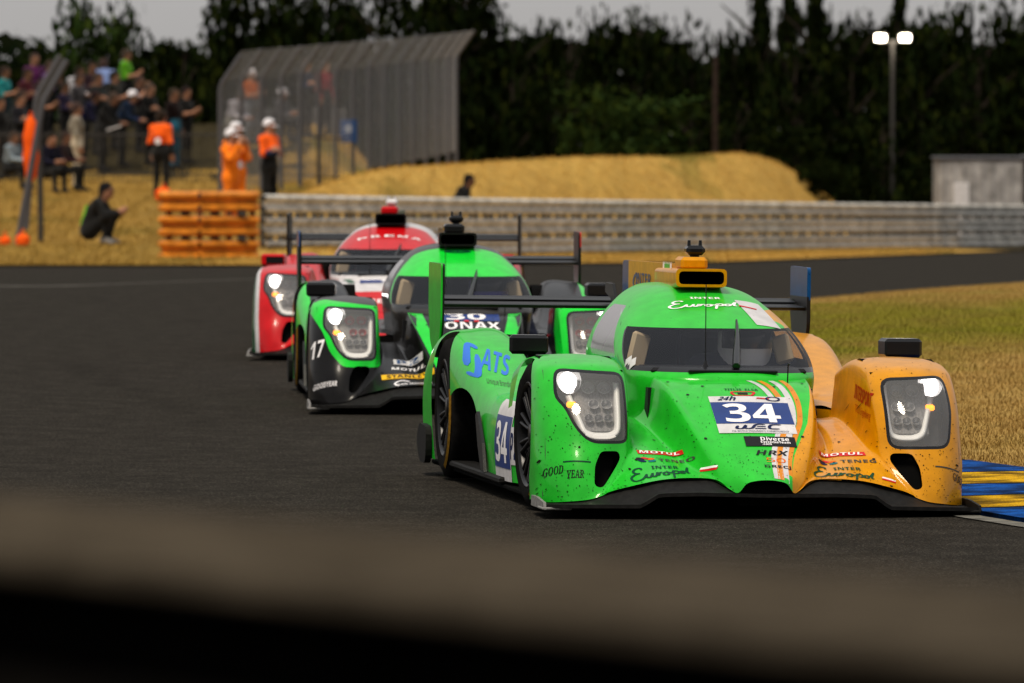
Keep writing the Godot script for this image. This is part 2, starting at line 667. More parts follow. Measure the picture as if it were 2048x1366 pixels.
func sheet(xs: Array, ds: Array, h: Callable, col: Callable) -> Soup:
	var s := Soup.new()
	var g := []
	var cc := []
	for d in ds:
		var row := PackedVector3Array()
		var cr := PackedColorArray()
		for x in xs:
			row.append(Vector3(x, h.call(x, d), -d))
			cr.append(col.call(x, d))
		g.append(row)
		cc.append(cr)
	s.grid(g)
	var k := 0
	for i in ds.size() - 1:
		for j in xs.size() - 1:
			for q in [[0, 0], [1, 0], [1, 1], [0, 0], [1, 1], [0, 1]]:
				s.c[k] = cc[i + q[0]][j + q[1]]
				if s.n[k].y < 0:
					s.n[k] = -s.n[k]
				k += 1
	return s

func steps(list: Array) -> Array:
	# [from, step, to, step, to ...]
	var out := [list[0]]
	for i in range(1, list.size(), 2):
		var a: float = out[-1]
		var n := int(round((list[i + 1] - a) / list[i]))
		for k in n:
			out.append(a + (list[i + 1] - a) * (k + 1) / n)
	return out

func make_ground() -> void:
	var noise := FastNoiseLite.new()
	noise.seed = 8
	noise.frequency = 0.09
	noise.fractal_octaves = 4
	# road: asphalt with lighter and darker laid patches
	# rubber worn into the surface: narrow bands along the lines that cars take through the bend
	var lines := []
	for k in 34:
		lines.append([rng.randf_range(-5.2, 2.4), rng.randf_range(0.05, 0.2), rng.randf_range(-0.6, 0.6), rng.randf_range(0.12, 0.34) * (-0.6 if k % 4 == 0 else 1.0), rng.randf_range(28.0, 70.0), rng.randf_range(9.0, 26.0)])
	var rs := sheet(steps([-60.0, 6.0, -12.0, 0.5, -5.5, 0.075, 5.5, 0.5, 12.0, 6.0, 60.0]), steps([0.5, 1.5, 26.0, 0.5, 64.0, 1.0, 100.0, 8.0, 300.0]), func(_x, d): return base_h(d), func(x, d):
		var v: float = 1.16 + 0.16 * noise.get_noise_2d(x * 2.0, d * 2.0)
		if absf(x) < 6.0 and d > 24.0 and d < 100.0:
			for l in lines:
				var c: float = l[0] - 1.6 + 3.1 * exp(-pow((d - 34.0) / 24.0, 2.0)) - 0.0016 * (d - 46.0) * (d - 46.0) * (1.0 + l[2] * 0.6)
				var e: float = (x - c) / l[1]
				if absf(e) < 2.0:
					var u: float = (d - l[4]) / l[5]
					v -= l[3] * exp(-e * e) * exp(-u * u) * (0.7 + 0.6 * noise.get_noise_2d(x * 30.0, d * 2.0 + l[0] * 50.0))
			v = clampf(v, 0.42, 1.6)
		return Color(v, v, v))
	var road := struct(part("road", rs, M.asphalt))
	# white edge line of the outer side of the bend
	var ls := Soup.new()
	var last := []
	for i in 61:
		var x := lerpf(-20.0, -0.5, i / 60.0)
		var d := 84.5 + 3.9 * (x + 4.6) * 0.55 if x > -4.6 else 84.5
		d = table([-20.0, -4.8, -2.9, -0.5], [84.0, 85.2, 96.5, 112.0], x)
		var dw := 0.55
		var q := [Vector3(x, base_h(d) + 0.006, -d), Vector3(x, base_h(d + dw) + 0.006, -d - dw)]
		if i > 0:
			ls.tri(last[0], last[1], q[1], Vector3.UP, Vector3.UP, Vector3.UP)
			ls.tri(last[0], q[1], q[0], Vector3.UP, Vector3.UP, Vector3.UP)
		last = q
	part("edge_line", ls, M.line_paint, road)
	# land beyond the road
	var dry := Color(0.54, 0.315, 0.075)
	var gold := Color(0.68, 0.42, 0.105)
	var green := Color(0.10, 0.115, 0.018)
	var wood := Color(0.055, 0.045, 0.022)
	var col := func(x: float, d: float) -> Color:
		var a: float = noise.get_noise_2d(x * 5.0, d * 1.5) * 0.5 + 0.5
		var c := dry.lerp(gold, a)
		c = c.lerp(green, smoothstep(0.60, 0.86, noise.get_noise_2d(x * 3.0 + 40.0, d * 0.8) * 0.5 + 0.55) * 0.75)
		c = c.lerp(green, smoothstep(0.5, 2.0, 134.0 - d) * smoothstep(-5.0, -6.0, x) * 0.25)
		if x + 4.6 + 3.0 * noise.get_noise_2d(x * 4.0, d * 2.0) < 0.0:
			c = c.lerp(Color(0.30, 0.18, 0.04), 0.45 + 0.5 * a)  # browner left bank: darkening towards the frame edge put into the ground colour
		# leaf litter under the trees, ragged edge; behind the crowd it is painted shade
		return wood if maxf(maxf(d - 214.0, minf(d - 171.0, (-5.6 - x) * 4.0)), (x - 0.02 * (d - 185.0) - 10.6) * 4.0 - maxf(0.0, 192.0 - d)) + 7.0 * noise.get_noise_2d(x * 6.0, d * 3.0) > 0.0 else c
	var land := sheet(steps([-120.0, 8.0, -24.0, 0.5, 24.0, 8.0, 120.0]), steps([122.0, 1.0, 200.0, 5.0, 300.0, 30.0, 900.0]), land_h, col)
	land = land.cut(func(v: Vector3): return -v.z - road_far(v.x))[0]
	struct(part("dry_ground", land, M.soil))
	# infield
	var inf := sheet(steps([-1.0, 0.25, 9.0, 2.0, 60.0]), steps([24.0, 0.5, 118.0]), func(x, d): return base_h(d) + 0.012 + 0.05 * smoothstep(0.0, 1.5, x - kerb_in(d)) + 0.03 * noise.get_noise_2d(x * 3.0, d * 3.0), func(x, d):
		return infield_colour(noise, x, d))
	inf = inf.cut(func(v: Vector3): return v.x - kerb_in(-v.z))[0]
	struct(part("infield_ground", inf, M.soil))
	# kerb blocks, yellow and blue by turns
	var kerb := Node3D.new()
	kerb.name = "kerb"
	add_child(kerb)
	tag(kerb, "low kerb of yellow and blue painted blocks along the grass infield", "kerb")
	var edges := [25.0, 26.4, 27.8, 29.2, 30.4, 31.5, 32.5, 33.5, 34.5, 35.5, 36.5, 37.6]
	while edges[-1] < 74.0:
		edges.append(edges[-1] + 1.25)
	for i in edges.size() - 1:
		var b := Soup.new()
		var rows := []
		for j in 5:
			var d0 := lerpf(edges[i] + 0.03, edges[i + 1] - 0.03, j / 4.0)
			var row := PackedVector3Array()
			for q in [[0.0, -0.01], [0.0, 0.026], [0.3, 0.04], [0.7, 0.05], [1.0, 0.055], [1.0, -0.01]]:
				var dd: float = d0
				row.append(Vector3(lerpf(kerb_out(d0), kerb_in(dd), q[0]), q[1], -dd))
			rows.append(row)
		b.grid(rows)
		for k in b.n.size():
			if b.n[k].y < 0:
				b.n[k] = -b.n[k]
		part("kerb_block", b, M.kerb_yellow if i % 2 == 0 else M.kerb_blue, kerb)
	var ks := Soup.new()
	last = []
	for i in 60:
		var d := lerpf(25.0, 74.0, i / 59.0)
		var q := [Vector3(kerb_out(d) - 0.13, 0.006, -d), Vector3(kerb_out(d) - 0.01, 0.006, -d)]
		if i > 0:
			ks.tri(last[0], last[1], q[1], Vector3.UP, Vector3.UP, Vector3.UP)
			ks.tri(last[0], q[1], q[0], Vector3.UP, Vector3.UP, Vector3.UP)
		last = q
	part("edge_line", ks, M.line_paint, road)
	# grass
	tufts("infield_grass", 110000, func():
		var d := 30.0 + 60.0 * pow(rng.randf(), 1.5)
		var lo := kerb_in(d) + 0.02
		var hi := d * 0.0655 + 0.6
		if lo > hi:
			return null
		var x := rng.randf_range(lo, hi)
		return [Vector3(x, base_h(d) + 0.02 + 0.05 * smoothstep(0.0, 1.5, x - kerb_in(d)), -d), infield_colour(noise, x, d) * rng.randf_range(0.8, 1.35), rng.randf_range(0.22, 0.6)], "short half dried grass of the infield")
	tufts("dry_grass", 42000, func():
		var d := 123.0 + 86.0 * rng.randf()
		var x := rng.randf_range(-d * 0.068, d * 0.068)
		if d < road_far(x) + 0.2 or (x > 9.5 and d > 178.0):
			return null
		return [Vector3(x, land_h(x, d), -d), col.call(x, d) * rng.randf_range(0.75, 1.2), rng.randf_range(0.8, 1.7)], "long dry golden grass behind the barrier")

func infield_colour(noise: FastNoiseLite, x: float, d: float) -> Color:
	var a := noise.get_noise_2d(x * 5.0, d * 2.2) * 0.5 + 0.5
	var b := noise.get_noise_2d(x * 14.0 + 90.0, d * 9.0) * 0.75 + 0.5
	var c := Color(0.34, 0.20, 0.055).lerp(Color(0.50, 0.34, 0.115), b)
	var g := smoothstep(53.0, 60.0, d + (a - 0.5) * 10.0) * smoothstep(77.0, 70.0, d + (a - 0.5) * 12.0)
	g = clampf(g * (0.72 + 0.6 * (b - 0.35)) + 0.22 * smoothstep(0.5, 0.8, a), 0.0, 1.0)
	return c.lerp(Color(0.13, 0.145, 0.016).lerp(Color(0.30, 0.27, 0.03), b), g)

func tufts(called: String, count: int, place: Callable, label: String) -> void:
	var s := Soup.new()
	for k in 6:
		var a := TAU * k / 6.0 + 0.4 * sin(k * 3.0)
		var dir := Vector3(cos(a), 0, sin(a))
		var w := dir.cross(Vector3.UP) * 0.006
		var o := dir * 0.015 + Vector3(0.02 * sin(k * 5.0), 0, 0.02 * cos(k * 4.0))
		var h := 0.035 + 0.022 * sin(k * 2.3 + 1.0)
		s.tri(o - w, o + w, o + dir * (0.02 + 0.014 * cos(k * 1.7)) + Vector3.UP * h, (Vector3.UP + dir * 0.4).normalized(), (Vector3.UP + dir * 0.4).normalized(), (Vector3.UP + dir * 0.4).normalized())
	var mm := MultiMesh.new()
	mm.transform_format = MultiMesh.TRANSFORM_3D
	mm.use_colors = true
	mm.mesh = mesh_of([[s, M.blade]])
	var got := []
	for i in count:
		var r = place.call()
		if r != null:
			got.append(r)
	mm.instance_count = got.size()
	for i in got.size():
		var sc: float = got[i][2]
		mm.set_instance_transform(i, Transform3D(Basis(Vector3.UP, rng.randf() * TAU).scaled(Vector3(sc, sc, sc)), got[i][0]))
		mm.set_instance_color(i, got[i][1])
	var o := MultiMeshInstance3D.new()
	o.name = called
	o.multimesh = mm
	add_child(o)
	tag(o, label, "grass")
	o.set_meta("kind", "stuff")

func make_foreground() -> void:
	var t := thing("trackside_wall", "trackside wall with shade painted into its dark face and a pale dusty top, blurred in front of the road", "wall", Vector3(0, 0, 0))
	# the near wall runs across the frame, nearer on the right
	var dir := Vector3(0.50, 0, 0.866).normalized()
	var back := Vector3(0.866, 0, -0.50).normalized()
	var mid := Vector3(-0.02, 0, -4.6)
	var b := Basis(dir, Vector3.UP, -back)
	var s := Soup.new()
	s.box(mid + back * 0.17 + Vector3.UP * 1.406, Vector3(6.0, 0.018, 0.35), b, 0.004)
	part("coping", s, M.concrete, t)
	s = Soup.new()
	s.box(mid + back * 0.19 + Vector3.UP * 0.695, Vector3(6.0, 1.40, 0.30), b, 0.01)
	part("face", s, M.wall_face_shade, t)  # shade on the wall face put into its near-black colour
	s = Soup.new()
	s.box(mid - back * 0.0 + Vector3.UP * 1.32, Vector3(6.0, 0.03, 0.12), b, 0.01)
	part("rail", s, M.wall_face_shade, t)

func leaf_crown(kind: int) -> ArrayMesh:
	# leaves spread through a crown made of uneven clumps
	var s := Soup.new()
	var r := RandomNumberGenerator.new()
	r.seed = 500 + kind
	var clumps := []
	var slim := kind >= 4
	for k in 26 if not slim else 22:
		var y := r.randf()
		y = pow(y, 0.75)
		var rad := sqrt(maxf(0.0, 1.0 - pow(1.9 * y - 1.0, 2.0))) if not slim else 0.16 + 0.2 * sin(PI * clampf(y * 0.85 + 0.1, 0, 1))
		if not slim:
			y = y * 0.86
		var a := r.randf() * TAU
		var q := sqrt(r.randf()) * rad * 0.8
		clumps.append([Vector3(cos(a) * q, y, sin(a) * q), r.randf_range(0.15, 0.40) * (0.5 if slim else 1.0)])
	for cl in clumps:
		for k in 105:
			var v := Vector3(r.randfn(), r.randfn(), r.randfn()).normalized() * pow(r.randf(), 0.45)
			var pt: Vector3 = cl[0] + v * Vector3(cl[1], cl[1] * 0.62, cl[1])
			if pt.y < 0.0:
				continue
			var ax := Vector3(r.randfn(), r.randfn() * 0.6, r.randfn()).normalized()
			var ay := ax.cross(Vector3(r.randfn(), r.randfn(), r.randfn())).normalized()
			var sz := r.randf_range(0.025, 0.055)
			var g := r.randf_range(0.55, 1.3)
			s.tint = Color(0.034 * g, 0.054 * g, 0.016 * g) if r.randf() < 0.7 else Color(0.060 * g, 0.078 * g, 0.016 * g)
			var nn := (v + Vector3.UP * 0.5).normalized()
			s.tri(pt - ax * sz, pt - ay * sz * 0.55, pt + ax * sz, nn, nn, nn)
			s.tri(pt - ax * sz, pt + ax * sz, pt + ay * sz * 0.55, nn, nn, nn)
	return mesh_of([[s, M.leaf]])

func make_backdrop() -> void:
	var crowns := []
	for k in 6:
		crowns.append(leaf_crown(k))
	var trunk := Soup.new()
	trunk.tube([Vector3(0, -0.05, 0), Vector3(0.01, 0.3, 0.01), Vector3(-0.01, 0.62, 0), Vector3(0.01, 0.9, 0.01)], [0.035, 0.026, 0.018, 0.006], 7)
	for k in 7:
		var a := k * 2.4
		var y := 0.32 + 0.07 * k
		trunk.tube([Vector3(0, y, 0), Vector3(cos(a) * 0.16, y + 0.10, sin(a) * 0.16), Vector3(cos(a) * 0.32, y + 0.17, sin(a) * 0.32)], [0.012, 0.008, 0.003], 5)
	var trunk_mesh := mesh_of([[trunk, M.bark]])
	# [x, distance, height of its top above the road, half width, kind, what it looks like]
	var rows := []
	var kinds := ["broad dark green tree", "dark leafy tree", "round topped dark tree", "loose crowned tree", "slim upright poplar", "tall narrow conifer"]
	# near wood behind the fence, left of the mound
	for q in [[-15.6, 212, 5.2, 2.4, 0], [-13.4, 222, 4.2, 2.0, 1], [-11.2, 214, 5.6, 1.9, 3], [-9.4, 226, 4.4, 2.0, 2], [-7.6, 218, 6.2, 2.2, 1], [-5.6, 225, 6.4, 2.3, 0], [-3.6, 216, 6.0, 2.2, 2], [-1.7, 224, 6.6, 2.2, 3], [0.0, 232, 4.9, 1.7, 1],
		[1.7, 236, 4.6, 1.8, 2], [2.2, 212, 3.0, 1.6, 0], [4.0, 214, 2.7, 1.9, 3], [3.6, 240, 5.0, 1.9, 1], [5.4, 238, 4.6, 1.7, 0], [6.9, 246, 4.6, 1.6, 3], [8.6, 240, 3.9, 1.8, 2], [10.4, 242, 4.9, 1.9, 1], [12.2, 236, 4.7, 2.0, 0], [14.2, 240, 5.2, 2.2, 2], [16.4, 238, 5.4, 2.2, 3],
		[8.0, 222, 1.8, 1.5, 1], [10.6, 226, 2.2, 1.6, 2], [13.0, 228, 2.8, 1.8, 0], [15.2, 229, 3.4, 1.9, 1], [6.4, 224, 2.5, 1.6, 2], [-17.6, 226, 4.8, 2.4, 2],
		[-14.6, 262, 4.6, 2.6, 1], [-10.6, 266, 4.9, 2.6, 0], [-6.4, 264, 6.2, 2.6, 2], [-2.4, 268, 6.8, 2.6, 1], [1.4, 280, 5.0, 2.2, 0], [4.6, 284, 5.4, 2.2, 2], [8.0, 286, 4.9, 2.2, 1], [11.4, 284, 5.5, 2.4, 3], [15.0, 280, 5.8, 2.6, 0], [18.4, 276, 6.0, 2.6, 2]]:
		rows.append(q)
	for q in [[8.3, 262, 6.0, 0.62, 4], [9.35, 268, 6.1, 0.6, 4], [10.2, 264, 5.9, 0.66, 4], [13.0, 266, 5.6, 0.8, 5]]:
		rows.append(q)
	for q in rows:
		q.append(1 if q[0] in [4.0, 2.2, -11.2] else 0)
		var g := land_h(q[0], q[1])
		var h: float = q[2] - g + (0.55 if q[0] > 1.0 and q[1] > 230 else 0.0)
		var where := "behind the catch fence" if q[0] < -0.5 else ("behind the dry mound" if q[0] < 7.0 else "beyond the floodlight mast")
		var t := thing("tree", "%s%s in the wood %s" % ["paler green " if q[5] == 1 else "", kinds[q[4]], where], "tree", Vector3(q[0], g, -q[1]), rng.randf() * TAU, "trees of the dark wood")
		var tr := MeshInstance3D.new()
		tr.name = "trunk"
		tr.mesh = trunk_mesh
		tr.scale = Vector3(h * 0.55, h, h * 0.55)
		t.add_child(tr)
		var cr := MeshInstance3D.new()
		cr.name = "crown"
		cr.mesh = crowns[q[4]]
		if q[5] == 1:
			cr.material_override = M.leaf_pale
		cr.scale = Vector3(q[3] * (1.0 if q[4] < 4 else 2.4), h * 0.98, q[3] * (1.0 if q[4] < 4 else 2.4))
		cr.position.y = h * 0.02
		t.add_child(cr)
	# unseen trees added behind the photographer to darken the cars' fronts and reflections
	for k in 11:
		var an := lerpf(-1.25, 1.25, k / 10.0)
		var rr := 24.0 + 5.0 * sin(k * 2.3)
		var hh := 11.5 + 2.0 * sin(k * 1.7)
		var t := thing("tree", "unseen broad tree added behind the photographer to darken the fronts of the cars", "tree", Vector3(sin(an) * rr, 0.0, cos(an) * rr), k * 1.1, "unseen trees added to shape the light")
		var tr := MeshInstance3D.new()
		tr.name = "trunk"
		tr.mesh = trunk_mesh
		tr.scale = Vector3(hh * 0.5, hh, hh * 0.5)
		t.add_child(tr)
		var cr := MeshInstance3D.new()
		cr.name = "crown"
		cr.mesh = crowns[k % 4]
		cr.scale = Vector3(4.6, hh, 4.6)
		t.add_child(cr)
	# far wood closing the view
	var far_wood := Soup.new()
	var r := RandomNumberGenerator.new()
	r.seed = 77
	for k in 14000:
		var x := r.randf_range(-45.0, 45.0)
		var top := 4.7 + 0.5 * sin(x * 0.5) + 0.4 * sin(x * 1.3 + 1.0)
		var pt := Vector3(x, lerpf(-3.2, top, pow(r.randf(), 0.8)), -r.randf_range(305.0, 318.0))
		var ax := Vector3(r.randfn(), r.randfn() * 0.5, r.randfn() * 0.5).normalized() * r.randf_range(0.3, 0.65)
		var ay := Vector3(r.randfn() * 0.5, 1, r.randfn() * 0.5).normalized() * r.randf_range(0.2, 0.45)
		var g := r.randf_range(0.5, 1.2)
		far_wood.tint = Color(0.030 * g, 0.045 * g, 0.020 * g)
		var nn := Vector3(r.randfn() * 0.4, 0.7, 0.7).normalized()
		far_wood.tri(pt - ax, pt - ay, pt + ax, nn, nn, nn)
		far_wood.tri(pt - ax, pt + ax, pt + ay, nn, nn, nn)
	var fw := part("far_wood", far_wood, M.leaf)
	tag(fw, "distant dark wood closing the view behind the trees", "wood")
	fw.set_meta("kind", "stuff")
	# bare pole among the trees
	var s := Soup.new()
	var g0 := land_h(5.52, 214.0)
	s.tube([Vector3(0, -0.1, 0), Vector3(0, 1.8, 0), Vector3(0.02, 3.6 - g0, 0)], [0.09, 0.08, 0.07], 10)
	var pole := part("wooden_pole", s, mat(lin(0.05, 0.035, 0.03), 0.9, 0.0, M.grain, 1.0))
	pole.position = Vector3(5.5, g0, -214.0)
	tag(pole, "bare brown wooden pole standing in front of the trees behind the mound", "pole")
	# floodlight mast with two lit heads
	var d := 226.0
	var x := 10.88
	var lg := land_h(x, d)
	var mast := thing("floodlight_mast", "slim grey floodlight mast with two lit heads in front of the trees", "floodlight", Vector3(x, lg, -d))
	s = Soup.new()
	s.tube([Vector3(0, -0.1, 0), Vector3(0, 2.0, 0), Vector3(0, 4.17 - lg, 0)], [0.085, 0.07, 0.055], 10)
	part("pole", s, M.post_dark, mast)
	s = Soup.new()
	s.box(Vector3(0, 4.14 - lg, 0), Vector3(0.78, 0.05, 0.05), Basis.IDENTITY, 0.01)
	part("crossbar", s, M.post_dark, mast)
	for sx in [-1.0, 1.0]:
		s = Soup.new()
		var bas := Basis(Vector3.RIGHT, 0.35)
		s.box(Vector3(sx * 0.35, 4.26 - lg, 0.02), Vector3(0.36, 0.26, 0.12), bas, 0.03)
		var head := part("lamp_head", s, M.post_dark, mast)
		s = Soup.new()
		s.box(Vector3(sx * 0.35, 4.26 - lg, 0.02) + bas * Vector3(0, 0, 0.066), Vector3(0.28, 0.19, 0.008), bas)
		part("lamp_glass", s, M.flood, head)
		var l := OmniLight3D.new()
		l.name = "flood_light"
		l.light_energy = 1.6
		l.light_size = 0.12
		l.omni_range = 60.0
		l.omni_attenuation = 2.0
		l.shadow_enabled = true
		l.light_color = Color(1.0, 0.95, 0.85)
		l.position = Vector3(sx * 0.35, 4.26 - lg, 0.02) + bas * Vector3(0, 0, 0.25)
		mast.add_child(l)
	# pale site cabin
	d = 214.0
	var top := 0.82
	var h := 2.6
	var cab := thing("site_cabin", "pale grey site cabin with ribbed walls beyond the guard rail", "cabin", Vector3(11.55, top - h, -d))
	s = Soup.new()
	s.box(Vector3(1.15, h / 2, -1.4), Vector3(2.3, h, 2.8), Basis.IDENTITY, 0.03)
	part("wall", s, M.cabin, cab)
	for k in 9:
		s = Soup.new()
		s.box(Vector3(0.14 + k * 0.26, h / 2, 0.015), Vector3(0.07, h - 0.3, 0.03), Basis.IDENTITY, 0.01)
		part("wall_rib", s, M.cabin, cab)
	s = Soup.new()
	s.box(Vector3(1.15, h + 0.03, -1.4), Vector3(2.42, 0.08, 2.92), Basis.IDENTITY, 0.02)
	part("roof", s, M.post_grey, cab)
	s = Soup.new()
	s.box(Vector3(0.62, 1.0, 0.035), Vector3(0.42, 1.9, 0.03), Basis.IDENTITY, 0.01)
	part("door", s, M.plate_white, cab)
	var cab2 := thing("site_cabin", "cream site cabin with a plain front standing beside the ribbed one", "cabin", Vector3(13.95, top - h + 0.03, -d + 0.2))
	s = Soup.new()
	s.box(Vector3(1.4, h / 2, -1.4), Vector3(2.8, h, 2.8), Basis.IDENTITY, 0.03)
	part("wall", s, mat(lin(0.74, 0.68, 0.60), 0.6, 0.0, M.grain, 0.3), cab2)
	s = Soup.new()
	s.box(Vector3(1.4, h + 0.03, -1.4), Vector3(2.86, 0.07, 2.92), Basis.IDENTITY, 0.02)
	part("roof", s, M.post_grey, cab2)
	# low shrubs at the foot of the mound
	var k := 0
	for q in [[8.9, 199.0, 0.8], [10.0, 205.0, 1.0], [10.9, 209.0, 0.9], [7.9, 202.0, 1.1]]:
		var sg := land_h(q[0], q[1])
		var sh := thing("shrub", "low dark green shrub at the foot of the dry mound", "shrub", Vector3(q[0], sg, -q[1]), k * 1.3, "shrubs beside the mound")
		k += 1
		var st := MeshInstance3D.new()
		st.name = "stem"
		st.mesh = trunk_mesh
		st.scale = Vector3(q[2] * 0.5, q[2], q[2] * 0.5)
		sh.add_child(st)
		var fo := MeshInstance3D.new()
		fo.name = "foliage"
		fo.mesh = crowns[k % 4]
		fo.scale = Vector3(q[2] * 1.1, q[2], q[2] * 1.1)
		sh.add_child(fo)

# W-shaped steel beam section: (outwards, up)
func beam(a: Vector3, b: Vector3, depth := 0.08, high := 0.31) -> Soup:
	var s := Soup.new()
	var t := (b - a).normalized()
	var out := Vector3.UP.cross(t).normalized()
	if out.z < 0:
		out = -out
	var prof := [[-0.5, 0.15], [-0.44, 0.55], [-0.36, 1.0], [-0.24, 1.0], [-0.14, 0.4], [-0.05, 0.05], [0.05, 0.05], [0.14, 0.4], [0.24, 1.0], [0.36, 1.0], [0.44, 0.55], [0.5, 0.15]]
	var rows := []
	for e in [a, b]:
		var row := PackedVector3Array()
		for q in prof:
			row.append(e + out * (q[1] * depth) + Vector3.UP * (q[0] * high))
		rows.append(row)
	for j in prof.size() - 1:
		s.quad(rows[0][j], rows[0][j + 1], rows[1][j + 1], rows[1][j])
	for i in s.n.size():
		if s.n[i].dot(out) < 0:
			s.n[i] = -s.n[i]
	# the steel's own thickness: a second skin behind
	var s2 := Soup.new()
	for j in prof.size() - 1:
		s2.quad(rows[0][j] - out * 0.006, rows[0][j + 1] - out * 0.006, rows[1][j + 1] - out * 0.006, rows[1][j] - out * 0.006)
	for i in s2.n.size():
		if s2.n[i].dot(out) > 0:
			s2.n[i] = -s2.n[i]
	s.append(s2)
	return s

func barrier_at(t: float) -> Vector3:
	# t is the distance along the rail from its orange end
	var xs := [-4.15, -1.7, 0.9, 4.17, 8.4, 13.4, 20.0, 28.0]
	var ds := [131.0, 145.0, 158.0, 172.0, 189.0, 207.0, 229.0, 252.0]
	var left := t
	for i in xs.size() - 1:
		var a := Vector2(xs[i], ds[i])
		var b := Vector2(xs[i + 1], ds[i + 1])
		var l := a.distance_to(b)
		if left <= l or i == xs.size() - 2:
			var q := a.lerp(b, left / l)
			return Vector3(q.x, base_h(q.y) + 0.02, -q.y)
		left -= l
	return Vector3.ZERO

func make_barriers() -> void:
	var rail := thing("guard_rail", "long weathered grey triple guard rail behind the far side of the road", "guard rail", barrier_at(0.0))
	var o := rail.position
	var n := 23
	var step := 4.0
	for i in n:
		for k in 3:
			var a := barrier_at(i * step) - o
			var b := barrier_at((i + 1) * step + 0.12) - o
			var lap := 0.0 if i % 2 == 0 else 0.012
			var y := 0.215 + k * 0.385
			var out := Vector3(0.55, 0, 0.83) * lap
			part("beam", beam(a + Vector3.UP * y + out, b + Vector3.UP * y + out), M.galvanised, rail)
	var i := 0
	while i * 0.72 < n * step:
		var a := barrier_at(i * 0.72 + 0.3) - o
		var s := Soup.new()
		var t := (barrier_at(i * 0.72 + 0.4) - barrier_at(i * 0.72 + 0.3)).normalized()
		var bas := Basis(t, Vector3.UP, t.cross(Vector3.UP))
		s.box(a + Vector3(0, 0.56, 0) - bas.z * bas.z.z / absf(bas.z.z) * 0.05, Vector3(0.10, 1.14, 0.07), bas)
		var ps := part("post", s, M.post_dark, rail)
		if i % 2 == 0:
			for k in 2:
				s = Soup.new()
				s.box(a + Vector3(0, 0.41 + k * 0.385, 0) + bas.z * bas.z.z / absf(bas.z.z) * 0.02, Vector3(0.24, 0.055, 0.08), bas, 0.01)
				part("spacer", s, M.post_dark, ps)
		i += 1
	# orange end section, two rows deep
	var e := thing("orange_barrier_end", "bright orange painted end of the triple guard rail, two bays long", "crash barrier", Vector3(-5.72, base_h(129.0) + 0.02, -128.6))
	for k in 3:
		var y := 0.22 + k * 0.40
		part("beam", beam(Vector3(0.0, y, -0.35), Vector3(0.66, y, 0.0), 0.12, 0.34), M.orange_steel, e)
		part("beam", beam(Vector3(0.62, y, 0.02), Vector3(1.56, y, -0.35), 0.12, 0.34), M.orange_steel, e)
		for q in [0.40, 0.88, 1.32]:
			if k < 2:
				var s := Soup.new()
				s.box(Vector3(q, y + 0.2, -0.16), Vector3(0.15, 0.06, 0.16), Basis.IDENTITY, 0.01)
				part("spacer", s, M.post_dark, e)
	for q in [0.12, 0.62, 1.10, 1.48]:
		var s := Soup.new()
		s.box(Vector3(q, 0.6, -0.42), Vector3(0.10, 1.2, 0.10))
		part("post", s, M.post_dark, e)

